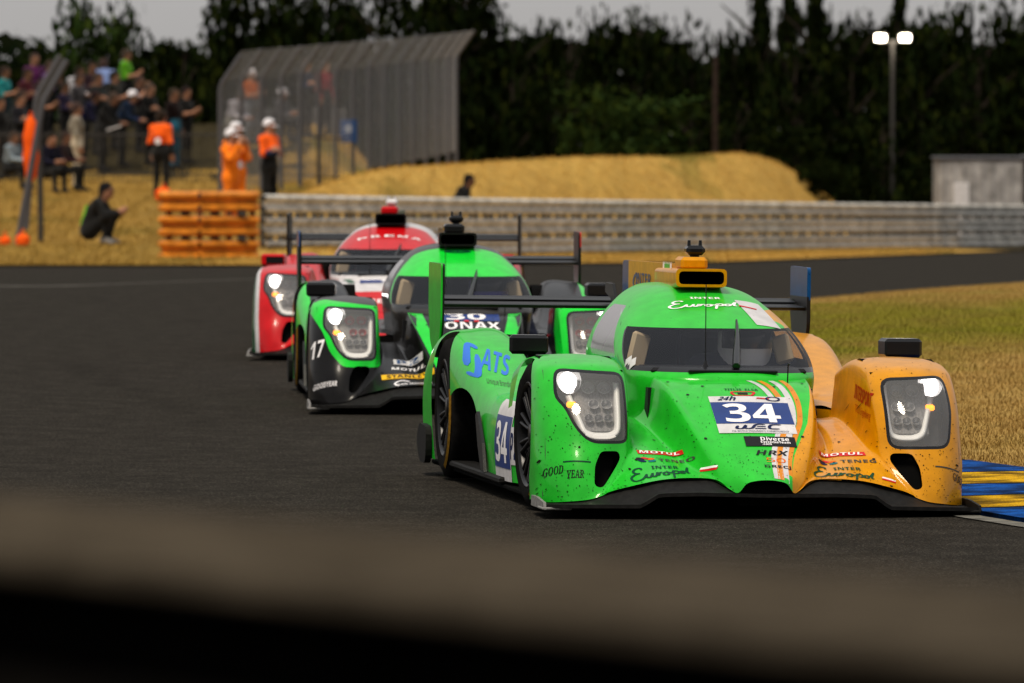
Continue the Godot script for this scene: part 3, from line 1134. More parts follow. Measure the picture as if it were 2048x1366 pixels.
func make_fences() -> void:
	# catch fence climbing the mound: posts with a cranked top and wire panels
	var f := thing("catch_fence", "tall grey wire catch fence with cranked post tops climbing the dry mound", "fence", Vector3(-5.95, 0, -160.0))
	var pts := []
	for i in 16:
		var t := i / 15.0
		var d := lerpf(160.0, 188.0, t)
		pts.append(Vector3(lerpf(-5.91, -1.33, 1.0 - pow(1.0 - t, 1.2)), 0, -d))
	var lean := Vector3(0.5, 0.72, 0.12)
	for i in pts.size():
		var q: Vector3 = pts[i] - f.position
		q.y = lerpf(0.36, 1.12, i / 15.0) - 0.05
		pts[i] = q
		var top: Vector3 = q + Vector3(0, 2.30 if i > 0 else 2.2, 0)
		var s := Soup.new()
		s.tube([q - Vector3(0, 0.7, 0), top - Vector3(0, 0.1, 0), top + lean * 0.08, top + lean * 0.85], 0.048, 7)
		part("post", s, M.post_grey, f)
	for i in pts.size() - 1:
		var a: Vector3 = pts[i]
		var b: Vector3 = pts[i + 1]
		var s := Soup.new()
		var dir := (b - a)
		for k in 27:
			var y := 0.1 + k * 0.085
			wire(s, a + Vector3.UP * y, b + Vector3.UP * y, 0.003)
		var n := int(dir.length() / 0.085)
		for k in n:
			var q := a.lerp(b, (k + 0.5) / n)
			wire(s, q + Vector3.UP * 0.05, q + Vector3.UP * 2.3, 0.003)
			wire(s, q + Vector3.UP * 2.3, q + Vector3.UP * 2.3 + lean * 0.85, 0.0028)
		for k in 8:
			var o := Vector3.UP * 2.3 + lean * (0.85 * (k + 1) / 8.0)
			wire(s, a + o, b + o, 0.003)
		part("wire_mesh", s, M.wire, f)
	# pair of leaning fence posts on the near bank
	for q in [[-8.35, 133.0, 0.45, "leaning grey fence post with a cranked top and an orange bag hung on it"], [-8.02, 134.5, -0.02, "upright dark fence post beside the one with the orange bag"], [-8.62, 140.0, 0.2, "thin grey fence post behind the leaning one"]]:
		var g := land_h(q[0], q[1])
		var t := thing("fence_post", q[3], "post", Vector3(q[0], g, -q[1]))
		var s := Soup.new()
		s.tube([Vector3(0, -0.1, 0), Vector3(q[2], 2.35, 0), Vector3(q[2] + 0.04, 2.45, 0), Vector3(q[2] + 0.42, 3.1, 0)], 0.05, 8)
		part("pole", s, M.post_grey if q[2] > 0.0 else M.post_dark, t)
	# grey boards behind the wire
	var hb := thing("hoarding", "grey board hoarding standing behind the catch fence wire", "hoarding", Vector3(-5.75, 1.0, -182.0))
	for k in 16:
		var s := Soup.new()
		s.box(Vector3(k * 0.125, 0.55 + 0.01 * sin(k * 2.0), 0), Vector3(0.115, 1.14, 0.03), Basis.IDENTITY, 0.006)
		part("board", s, M.board, hb)
	# steel picket fence before the crowd
	var pf := thing("picket_fence", "dark steel picket fence holding the spectators back on the grass bank", "fence", Vector3(-9.7, 0, -169.0))
	for k in 74:
		var x := k * 0.105 - 1.4
		var g := land_h(pf.position.x + x, 169.0)
		var s := Soup.new()
		s.box(Vector3(x, g + 0.55, 0), Vector3(0.022, 1.12, 0.022))
		part("bar", s, M.post_dark, pf)
	for y in [0.18, 1.02]:
		var s := Soup.new()
		for k in 12:
			var x0 := -1.45 + k * 0.63
			var x1 := x0 + 0.63
			wire(s, Vector3(x0, land_h(pf.position.x + x0, 169.0) + y, 0), Vector3(x1, land_h(pf.position.x + x1, 169.0) + y, 0), 0.018)
		part("rail", s, M.post_dark, pf)

func wire(s: Soup, a: Vector3, b: Vector3, r: float) -> void:
	var t := (b - a).normalized()
	var u := t.cross(Vector3.UP if absf(t.y) < 0.9 else Vector3.RIGHT).normalized() * r
	var w := t.cross(u).normalized() * r
	var q := [u, w, -u, -w]
	for k in 4:
		s.quad(a + q[k], b + q[k], b + q[(k + 1) % 4], a + q[(k + 1) % 4])

var bodies := {}

func pose_joints(pose: String) -> Dictionary:
	var j := {"pelvis": Vector3(0, 0.95, 0), "waist": Vector3(0, 1.10, 0.01), "chest": Vector3(0, 1.30, 0.0), "neck": Vector3(0, 1.49, 0.0), "head": Vector3(0, 1.63, 0.02)}
	for s in [-1.0, 1.0]:
		var k := "l" if s < 0 else "r"
		j["hip" + k] = Vector3(s * 0.095, 0.92, 0)
		j["knee" + k] = Vector3(s * 0.115, 0.50, 0.02)
		j["ankle" + k] = Vector3(s * 0.12, 0.09, -0.01)
		j["toe" + k] = Vector3(s * 0.14, 0.045, 0.15)
		j["shoulder" + k] = Vector3(s * 0.185, 1.42, -0.01)
		j["elbow" + k] = Vector3(s * 0.25, 1.13, -0.03)
		j["wrist" + k] = Vector3(s * 0.24, 0.90, 0.05)
		j["hand" + k] = Vector3(s * 0.235, 0.80, 0.08)
		if pose == "phone":
			j["elbow" + k] = Vector3(s * 0.23, 1.15, 0.06)
			j["wrist" + k] = Vector3(s * 0.10, 1.20, 0.29)
			j["hand" + k] = Vector3(s * 0.05, 1.26, 0.34)
		elif pose == "camera":
			j["elbow" + k] = Vector3(s * 0.27, 1.26, 0.14)
			j["wrist" + k] = Vector3(s * 0.12, 1.50, 0.24)
			j["hand" + k] = Vector3(s * 0.07, 1.58, 0.24)
		elif pose == "folded":
			j["elbow" + k] = Vector3(s * 0.25, 1.16, 0.05)
			j["wrist" + k] = Vector3(s * 0.03, 1.19 + s * 0.02, 0.19)
			j["hand" + k] = Vector3(s * -0.06, 1.21 + s * 0.02, 0.18)
		elif pose == "lean":
			j["elbow" + k] = Vector3(s * 0.24, 1.10, 0.22)
			j["wrist" + k] = Vector3(s * 0.12, 1.04, 0.42)
			j["hand" + k] = Vector3(s * 0.08, 1.03, 0.50)
		elif pose == "crouch":
			j["hip" + k] = Vector3(s * 0.10, 0.22, -0.10)
			j["knee" + k] = Vector3(s * 0.15, 0.50, 0.26)
			j["ankle" + k] = Vector3(s * 0.13, 0.09, 0.16)
			j["toe" + k] = Vector3(s * 0.15, 0.045, 0.32)
			j["shoulder" + k] = Vector3(s * 0.18, 0.66, 0.06)
			j["elbow" + k] = Vector3(s * 0.22, 0.46, 0.22)
			j["wrist" + k] = Vector3(s * 0.08, 0.52, 0.40)
			j["hand" + k] = Vector3(s * 0.04, 0.56, 0.45)
		elif pose == "sit":
			j["hip" + k] = Vector3(s * 0.10, 0.45, 0)
			j["knee" + k] = Vector3(s * 0.13, 0.50, 0.42)
			j["ankle" + k] = Vector3(s * 0.12, 0.09, 0.40)
			j["toe" + k] = Vector3(s * 0.13, 0.045, 0.56)
			j["shoulder" + k] = Vector3(s * 0.185, 0.92, 0.08)
			j["elbow" + k] = Vector3(s * 0.22, 0.68, 0.20)
			j["wrist" + k] = Vector3(s * 0.10, 0.66, 0.40)
			j["hand" + k] = Vector3(s * 0.06, 0.68, 0.47)
		elif pose == "drive":
			j["hip" + k] = Vector3(s * 0.10, 0.18, 0)
			j["knee" + k] = Vector3(s * 0.14, 0.32, 0.46)
			j["ankle" + k] = Vector3(s * 0.10, 0.16, 0.86)
			j["toe" + k] = Vector3(s * 0.10, 0.30, 0.92)
			j["shoulder" + k] = Vector3(s * 0.19, 0.52, -0.24)
			j["elbow" + k] = Vector3(s * 0.25, 0.34, 0.0)
			j["wrist" + k] = Vector3(s * 0.15, 0.42, 0.22)
			j["hand" + k] = Vector3(s * 0.13, 0.46, 0.29)
	if pose == "crouch":
		j.merge({"pelvis": Vector3(0, 0.24, -0.12), "waist": Vector3(0, 0.38, -0.09), "chest": Vector3(0, 0.55, 0.0), "neck": Vector3(0, 0.73, 0.10), "head": Vector3(0, 0.84, 0.18)}, true)
	elif pose == "sit":
		j.merge({"pelvis": Vector3(0, 0.47, -0.02), "waist": Vector3(0, 0.62, -0.01), "chest": Vector3(0, 0.80, 0.05), "neck": Vector3(0, 0.99, 0.09), "head": Vector3(0, 1.12, 0.13)}, true)
	elif pose == "drive":
		j.merge({"pelvis": Vector3(0, 0.20, -0.02), "waist": Vector3(0, 0.30, -0.10), "chest": Vector3(0, 0.44, -0.20), "neck": Vector3(0, 0.57, -0.25), "head": Vector3(0, 0.66, -0.22)}, true)
	elif pose == "lean":
		j.merge({"chest": Vector3(0, 1.27, 0.12), "neck": Vector3(0, 1.43, 0.20), "head": Vector3(0, 1.55, 0.27)}, true)
		for k in ["l", "r"]:
			j["shoulder" + k] += Vector3(0, -0.04, 0.14)
	return j

# one continuous skin: tapered capsules joined by a soft minimum and meshed as surface nets
func body_shape(pose: String) -> Dictionary:
	if bodies.has(pose):
		return bodies[pose]
	var j := pose_joints(pose)
	var bones := [[j.pelvis, j.waist, 0.145, 0.125, 2], [j.waist, j.chest, 0.125, 0.15, 1], [j.chest, j.chest.lerp(j.neck, 0.6), 0.15, 0.10, 1], [j.neck - (j.neck - j.chest).normalized() * 0.05, j.head, 0.055, 0.06, 0], [j.head + Vector3(0, -0.03, 0.0), j.head + Vector3(0, 0.045, -0.005), 0.082, 0.092, 0], [j.head + Vector3(0, -0.02, 0.08), j.head + Vector3(0, -0.035, 0.10), 0.016, 0.018, 0], [j.head + Vector3(0, 0.062, -0.018), j.head + Vector3(0, 0.01, -0.045), 0.100, 0.092, 4]]
	for k in ["l", "r"]:
		bones.append([j.chest.lerp(j.neck, 0.55), j["shoulder" + k], 0.085, 0.075, 1])
		bones.append([j["shoulder" + k], j["elbow" + k], 0.062, 0.047, 1])
		bones.append([j["elbow" + k], j["wrist" + k], 0.046, 0.033, 3])
		bones.append([j["wrist" + k], j["hand" + k], 0.032, 0.036, 0])
		bones.append([j["hand" + k], j["hand" + k] + (j["hand" + k] - j["wrist" + k]).normalized() * 0.07, 0.030, 0.016, 0])
		bones.append([j.pelvis, j["hip" + k], 0.12, 0.10, 2])
		bones.append([j["hip" + k], j["knee" + k], 0.095, 0.066, 2])
		bones.append([j["knee" + k], j["ankle" + k], 0.064, 0.045, 2])
		bones.append([j["ankle" + k], j["toe" + k], 0.048, 0.042, 5])
	var cell := 0.03
	var lo := Vector3(9, 9, 9)
	var hi := -lo
	for b in bones:
		for e in 2:
			lo = lo.min(b[e] - Vector3.ONE * (b[2 + e] + 0.09))
			hi = hi.max(b[e] + Vector3.ONE * (b[2 + e] + 0.09))
	var nx := ceili((hi.x - lo.x) / cell) + 1
	var ny := ceili((hi.y - lo.y) / cell) + 1
	var nz := ceili((hi.z - lo.z) / cell) + 1
	var sum := PackedFloat32Array()
	sum.resize(nx * ny * nz)
	for b in bones:
		var a: Vector3 = b[0]
		var ab: Vector3 = b[1] - a
		var l2 := maxf(ab.length_squared(), 1e-8)
		var rr: float = maxf(b[2], b[3]) + 0.075
		var blo: Vector3 = (a.min(b[1]) - Vector3.ONE * rr - lo) / cell
		var bhi: Vector3 = (a.max(b[1]) + Vector3.ONE * rr - lo) / cell
		for x in range(maxi(0, floori(blo.x)), mini(nx, ceili(bhi.x) + 1)):
			for y in range(maxi(0, floori(blo.y)), mini(ny, ceili(bhi.y) + 1)):
				for z in range(maxi(0, floori(blo.z)), mini(nz, ceili(bhi.z) + 1)):
					var q := lo + Vector3(x, y, z) * cell - a
					var t := clampf(q.dot(ab) / l2, 0.0, 1.0)
					var d := (q - ab * t).length() - lerpf(b[2], b[3], t)
					sum[(x * ny + y) * nz + z] += exp(-45.0 * d)
	# inside where sum > 1
	var vid := {}
	var verts := PackedVector3Array()
	var at := func(x: int, y: int, z: int) -> float: return -log(maxf(sum[(x * ny + y) * nz + z], 1e-6)) / 45.0
	for x in nx - 1:
		for y in ny - 1:
			for z in nz - 1:
				var i0 := (x * ny + y) * nz + z
				var v := [sum[i0] > 1.0, sum[i0 + ny * nz] > 1.0, sum[i0 + nz] > 1.0, sum[i0 + ny * nz + nz] > 1.0, sum[i0 + 1] > 1.0, sum[i0 + ny * nz + 1] > 1.0, sum[i0 + nz + 1] > 1.0, sum[i0 + ny * nz + nz + 1] > 1.0]
				var n := v.count(true)
				if n == 0 or n == 8:
					continue
				var acc := Vector3.ZERO
				var cnt := 0
				for e in [[0, 1], [2, 3], [4, 5], [6, 7], [0, 2], [1, 3], [4, 6], [5, 7], [0, 4], [1, 5], [2, 6], [3, 7]]:
					if v[e[0]] != v[e[1]]:
						var pa := Vector3i(e[0] & 1, (e[0] >> 1) & 1, e[0] >> 2)
						var pb := Vector3i(e[1] & 1, (e[1] >> 1) & 1, e[1] >> 2)
						var fa: float = at.call(x + pa.x, y + pa.y, z + pa.z)
						var fb: float = at.call(x + pb.x, y + pb.y, z + pb.z)
						acc += Vector3(pa).lerp(Vector3(pb), clampf(fa / (fa - fb), 0.02, 0.98))
						cnt += 1
				vid[Vector3i(x, y, z)] = verts.size()
				verts.append(lo + (Vector3(x, y, z) + acc / cnt) * cell)
	var index := PackedInt32Array()
	for k in vid:
		var x: int = k.x
		var y: int = k.y
		var z: int = k.z
		var s0 := sum[(x * ny + y) * nz + z] > 1.0
		for ax in 3:
			var d := Vector3i.ZERO
			d[ax] = 1
			if x + d.x >= nx or y + d.y >= ny or z + d.z >= nz:
				continue
			var s1 := sum[((x + d.x) * ny + y + d.y) * nz + z + d.z] > 1.0
			if s0 == s1:
				continue
			var u := Vector3i.ZERO
			var w := Vector3i.ZERO
			u[(ax + 1) % 3] = 1
			w[(ax + 2) % 3] = 1
			if not (vid.has(k - u) and vid.has(k - w) and vid.has(k - u - w)):
				continue
			var q := [vid[k], vid[k - u], vid[k - u - w], vid[k - w]]
			if s1:
				q.reverse()
			index.append_array([q[0], q[1], q[2], q[0], q[2], q[3]])
	var normals := PackedVector3Array()
	normals.resize(verts.size())
	for i in range(0, index.size(), 3):
		var nn := (verts[index[i + 1]] - verts[index[i]]).cross(verts[index[i + 2]] - verts[index[i]])
		for k in 3:
			normals[index[i + k]] += nn
	var region := PackedInt32Array()
	for i in verts.size():
		normals[i] = normals[i].normalized()
		var best := 9.0
		var reg := 0
		for b in bones:
			var ab: Vector3 = b[1] - b[0]
			var t := clampf((verts[i] - b[0]).dot(ab) / maxf(ab.length_squared(), 1e-8), 0.0, 1.0)
			var d: float = (verts[i] - b[0] - ab * t).length() - lerpf(b[2], b[3], t)
			if d < best:
				best = d
				reg = b[4]
		region.append(reg)
	var mid := Vector3.ZERO
	for i in normals.size():
		mid += normals[i] * (verts[i] - (lo + hi) * 0.5).dot(normals[i])
	bodies[pose] = {"v": verts, "n": normals, "i": index, "r": region, "j": j}
	# outward check
	var out := 0.0
	for i in verts.size():
		out += normals[i].dot(verts[i] - j.chest)
	if out < 0:
		for i in normals.size():
			bodies[pose].n[i] = -normals[i]
	else:
		var fl := PackedInt32Array()
		for i in range(0, index.size(), 3):
			fl.append_array([index[i], index[i + 2], index[i + 1]])
		bodies[pose].i = fl
	return bodies[pose]

# pal: skin, top, legs, sleeve, hair, shoes
func person(pose: String, pal: Array, label: String, at: Vector3, turn: float, group := "", cap := Color(0, 0, 0, 0), size := 1.0, vest := Color(0, 0, 0, 0)) -> Node3D:
	var b := body_shape(pose)
	var a := []
	a.resize(Mesh.ARRAY_MAX)
	var c := PackedColorArray()
	for i in b.v.size():
		c.append(pal[b.r[i]])
	a[Mesh.ARRAY_VERTEX] = b.v
	a[Mesh.ARRAY_NORMAL] = b.n
	a[Mesh.ARRAY_COLOR] = c
	a[Mesh.ARRAY_INDEX] = b.i
	var m := ArrayMesh.new()
	m.add_surface_from_arrays(Mesh.PRIMITIVE_TRIANGLES, a)
	m.surface_set_material(0, M.cloth)
	var t := thing("person", label, "person", at, turn, group)
	t.scale = Vector3.ONE * size
	var o := MeshInstance3D.new()
	o.name = "body"
	o.mesh = m
	t.add_child(o)
	var h: Vector3 = b.j.head
	if cap.a > 0:
		var s := Soup.new()
		s.lathe([Vector2(0.113, -0.01), Vector2(0.114, 0.03), Vector2(0.10, 0.075), Vector2(0.06, 0.115), Vector2(0.001, 0.125)], h + Vector3(0, 0.045, -0.02), Basis.IDENTITY, 16)
		var rim := []
		for k in 9:
			var an := lerpf(-1.0, 1.0, k / 8.0)
			rim.append(PackedVector3Array([h + Vector3(sin(an) * 0.10, 0.045, cos(an) * 0.10 - 0.01), h + Vector3(sin(an) * 0.13, 0.03, 0.075 + cos(an) * 0.105)]))
		s.grid(rim)
		part("cap", s, mat(cap.linear_to_srgb(), 0.8), t)
	if vest.a > 0:
		var s := Soup.new()
		s.lathe([Vector2(0.001, 0.004), Vector2(0.07, 0.004), Vector2(0.072, 0.0)], b.j.waist + Vector3(0.055, 0.06, 0.15), Basis(Vector3.RIGHT, PI / 2), 14)
		s.lathe([Vector2(0.001, 0.004), Vector2(0.07, 0.004), Vector2(0.072, 0.0)], b.j.waist + Vector3(-0.02, 0.06, -0.155), Basis(Vector3.RIGHT, -PI / 2), 14)
		part("badge", s, mat(vest.linear_to_srgb(), 0.6), t)
	return t

func make_people() -> void:
	M.cloth = mat(Color.WHITE, 0.85)
	M.cloth.rim_enabled = true
	M.cloth.rim = 0.2
	var sk := Color(0.36, 0.18, 0.11)
	var dk := Color(0.012, 0.012, 0.015)
	var hair := Color(0.02, 0.013, 0.01)
	var org := Color(0.88, 0.20, 0.012)
	var vest := Color(0.90, 0.12, 0.012)
	var white := Color(0.72, 0.70, 0.74)
	var navy := Color(0.015, 0.025, 0.07)
	var place := func(x: float, d: float) -> Vector3:
		return Vector3(x, land_h(x, d) - 0.02, -d)
	var right := deg_to_rad(70)
	# marshals
	person("stand", [sk, vest, dk, dk, hair, dk], "marshal in an orange tabard and black trousers with his back to the picket fence", place.call(-7.11, 160.0), deg_to_rad(150), "", Color(0, 0, 0, 0), 1.0, white)
	person("camera", [sk, org, org, org, hair, dk], "marshal in orange overalls and white cap holding both hands to the face", place.call(-4.98, 140.0), deg_to_rad(60), "", white, 1.02, white)
	person("folded", [sk, org, org, org, hair, dk], "marshal in orange overalls and white cap standing behind the one with raised hands", place.call(-5.03, 144.0), deg_to_rad(40), "", white, 1.04)
	person("folded", [sk, vest, dk, navy, hair, dk], "marshal in an orange tabard with blue sleeves, folded arms and white cap", place.call(-4.49, 146.0), deg_to_rad(55), "", white, 1.02, white)
	# on the grass
	var cr := person("crouch", [sk, dk, dk, dk, hair, Color(0.2, 0.19, 0.18)], "person in black with a lime striped sleeve crouching on the dry grass over a phone", place.call(-7.00, 133.0), deg_to_rad(75), "", Color(0.01, 0.01, 0.012), 1.06)
	var s := Soup.new()
	s.tint = Color(0.16, 0.55, 0.02)
	s.tube([Vector3(-0.02, 0.64, -0.13), Vector3(-0.03, 0.50, -0.165), Vector3(-0.03, 0.32, -0.235)], [0.035, 0.045, 0.03], 8)
	part("lime_panel", s, M.cloth, cr)
	var cp: Vector3 = place.call(-1.05, 151.0)
	person("lean", [sk * 0.5, dk, dk, dk, hair, dk], "dark dressed photographer with a black cap leaning over the grey guard rail", cp, deg_to_rad(75), "", Color(0.008, 0.008, 0.01), 0.93)
	# spectators on the bank: [x, distance, pose, top, legs, turn, cap, what]
	var crowd := [
		[-8.84, 181.0, "phone", Color(0.16, 0.55, 0.02), dk, 80, 0, "spectator in a lime green shirt standing highest on the bank"],
		[-9.15, 178.5, "lean", Color(0.30, 0.42, 0.80), dk, 200, 0, "spectator in a light blue shirt seen from behind beside the lime one"],
		[-9.46, 178.0, "folded", Color(0.05, 0.03, 0.035), dk, 40, 0, "spectator in a dark brown top between the white and light blue shirts"],
		[-9.92, 177.5, "lean", white, dk, 60, 0, "spectator in a white shirt leaning forward on the bank"],
		[-10.41, 178.0, "camera", Color(0.26, 0.12, 0.36), dk, 70, 0, "spectator in a lilac shirt raising both hands to the face"],
		[-10.81, 179.0, "stand", Color(0.14, 0.03, 0.12), dk, 30, 0, "spectator in a plum top behind the leaning post"],
		[-11.30, 176.0, "phone", Color(0.03, 0.35, 0.36), Color(0.02, 0.05, 0.06), 70, 0, "spectator in a turquoise shirt beside the leaning posts"],
		[-8.52, 172.5, "lean", navy, dk, 80, 1, "spectator in a navy top and white cap leaning over the picket fence"],
		[-8.89, 171.5, "lean", dk, dk, 75, 0, "spectator in black holding a white paper over the picket fence"],
		[-9.31, 171.8, "lean", Color(0.012, 0.014, 0.04), dk, 85, 0, "spectator in dark blue bending low over the picket fence"],
		[-7.36, 172.0, "stand", Color(0.02, 0.015, 0.012), Color(0.02, 0.10, 0.16), 60, 0, "spectator in a dark top and blue trousers behind the orange tabard"],
		[-7.14, 173.0, "phone", Color(0.02, 0.02, 0.022), dk, 60, 0, "spectator in charcoal standing at the end of the picket fence"],
		[-7.93, 173.0, "folded", dk, dk, 60, 0, "spectator in black standing between the navy cap and the orange tabard"],
		[-10.55, 166.0, "sit", Color(0.33, 0.40, 0.46), dk, 60, 0, "seated spectator in a pale grey shirt at the foot of the leaning posts"],
		[-9.57, 163.0, "sit", Color(0.014, 0.014, 0.03), dk, 40, 0, "seated spectator in black before the picket fence beside the posts"],
		[-9.36, 164.0, "sit", Color(0.03, 0.01, 0.012), dk, 70, 0, "seated spectator in dark maroon before the picket fence"],
		[-9.13, 165.5, "stand", Color(0.40, 0.36, 0.28), Color(0.45, 0.38, 0.28), 100, 0, "person in beige trousers at the picket fence"],
		[-10.65, 171.0, "folded", Color(0.03, 0.03, 0.035), dk, 60, 0, "spectator in dark grey behind the turquoise shirt"],
		[-9.85, 174.0, "folded", Color(0.03, 0.02, 0.05), dk, 70, 0, "spectator in dark violet behind the white shirt"],
		[-10.32, 173.5, "phone", Color(0.02, 0.02, 0.025), dk, 70, 0, "spectator in black holding a phone below the lilac shirt"],
		[-10.75, 175.5, "folded", Color(0.09, 0.02, 0.03), dk, 50, 0, "spectator in wine red beside the leaning post"],
		[-8.84, 175.5, "phone", Color(0.03, 0.025, 0.02), dk, 80, 0, "spectator in dark brown holding a phone below the lime shirt"],
		[-9.14, 174.5, "folded", Color(0.02, 0.03, 0.03), dk, 60, 0, "spectator in dark green behind the paper reader"],
		[-8.26, 175.0, "camera", Color(0.05, 0.03, 0.025), dk, 70, 0, "spectator in brown with raised bare arms at the picket fence"],
		[-9.62, 175.5, "stand", Color(0.10, 0.09, 0.10), dk, 60, 0, "spectator in a grey top standing among the dark ones"],
		[-10.91, 173.0, "lean", Color(0.02, 0.03, 0.03), dk, 60, 0, "spectator in dark teal leaning beside the turquoise shirt"],
		[-11.02, 170.0, "stand", Color(0.02, 0.02, 0.02), dk, 60, 0, "spectator in black at the end of the crowd"],
		[-6.14, 173.0, "lean", Color(0.60, 0.57, 0.62), Color(0.16, 0.15, 0.13), 60, 0, "spectator in a white shirt behind the cranked catch fence"],
		[-5.82, 176.5, "phone", Color(0.75, 0.16, 0.02), Color(0.15, 0.16, 0.17), 50, 1, "spectator in orange with a white cap behind the catch fence"],
		[-5.24, 177.0, "sit", Color(0.10, 0.10, 0.11), dk, 60, 1, "seated spectator with a white cap behind the catch fence"],
		[-4.64, 178.0, "folded", navy, dk, 60, 0, "spectator in navy behind the catch fence wire"],
		[-4.24, 179.0, "stand", Color(0.38, 0.03, 0.04), dk, 50, 0, "spectator in a red shirt behind the catch fence wire"]]
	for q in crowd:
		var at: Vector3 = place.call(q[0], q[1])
		person(q[2], [sk * rng.randf_range(0.4, 0.9), q[3] * 0.5, q[4], sk if q[2] in ["camera", "phone"] else q[3], hair * rng.randf_range(0.6, 2.5), dk], q[7], at, deg_to_rad(q[5]), "spectators on the bank", white if q[6] == 1 else Color(0, 0, 0, 0), rng.randf_range(0.95, 1.04))  # skins and tops darkened: shade on the bank put into their colours
	# paper in the hand of one of them
	s = Soup.new()
	s.box(Vector3.ZERO, Vector3(0.34, 0.02, 0.24), Basis(Vector3.BACK, 0.3), 0.004)
	var pp := part("paper_sheet", s, M.ink_white)
	pp.position = place.call(-8.59, 170.6) + Vector3(0, 1.06, 0)
	tag(pp, "white paper held over the picket fence", "paper")
	# orange cloths and bags
	for q in [[-8.11, 133.2, 1.62, 0.13, 0.58, "long orange bag hanging from the leaning fence post"], [-8.20, 132.4, 0.10, 0.12, 0.12, "orange bag lying at the foot of the upright post"], [-8.51, 132.6, 0.08, 0.10, 0.09, "small orange bag lying beside the leaning post"], [-6.92, 157.0, 0.15, 0.17, 0.16, "orange bag lying at the feet of the marshal in the tabard"]]:
		s = Soup.new()
		var prof := []
		for k in 11:
			var y := lerpf(-1.0, 1.0, k / 10.0)
			prof.append(Vector2(maxf(0.001, q[3] * pow(maxf(0.0, 1.0 - pow(absf(y), 3.0)), 0.5) * (1.0 + 0.12 * sin(k * 2.1))), y * q[4]))
		s.lathe(prof, Vector3.ZERO, Basis.IDENTITY, 14)
		var t := thing("bag", q[5], "bag", place.call(q[0], q[1]) + Vector3(0, q[2], 0))
		part("sack", s, M.orange_cloth, t)
		s = Soup.new()
		s.tube([Vector3(-0.04, q[4] * 0.95, 0), Vector3(0, q[4] * 0.95 + 0.09, 0), Vector3(0.04, q[4] * 0.95, 0)], 0.012, 6)
		part("handle", s, M.orange_cloth, t)
	# blue board on the catch fence
	var bp := Vector3(-3.58, 1.60, -173.0)
	var bd := thing("sign_board", "small blue board with a pale mark hung on the catch fence", "sign", bp)
	s = Soup.new()
	s.box(Vector3.ZERO, Vector3(0.36, 0.5, 0.02), Basis.IDENTITY, 0.006)
	part("panel", s, mat(lin(0.02, 0.07, 0.22), 0.6), bd)
	s = Soup.new()
	s.box(Vector3(0, 0.05, 0.013), Vector3(0.15, 0.16, 0.006))
	part("mark", s, mat(lin(0.35, 0.40, 0.5), 0.6), bd)

# ---------- prototype cars: x to the car's left, y up, z forward, origin on the ground under the front axle ----------
var shape := {}

func net(cols: Array, sub_c: int, sub_r: int, mirror_first: bool) -> Array:
	var dense := []
	for col in cols:
		var line := []
		for i in (col.size() - 1) * sub_r + 1:
			line.append(spline(col, float(i) / sub_r))
		dense.append(line)
	if mirror_first:
		var m := []
		for v in dense[1]:
			m.append(Vector3(-v.x, v.y, v.z))
		dense.push_front(m)
	var first := 1 if mirror_first else 0
	var rows := []
	var n: int = dense[0].size()
	for i in n:
		var line := []
		for d in dense:
			line.append(d[i])
		var row := PackedVector3Array()
		for j in (cols.size() - 1) * sub_c + 1:
			row.append(spline(line, first + float(j) / sub_c))
		rows.append(row)
	return rows

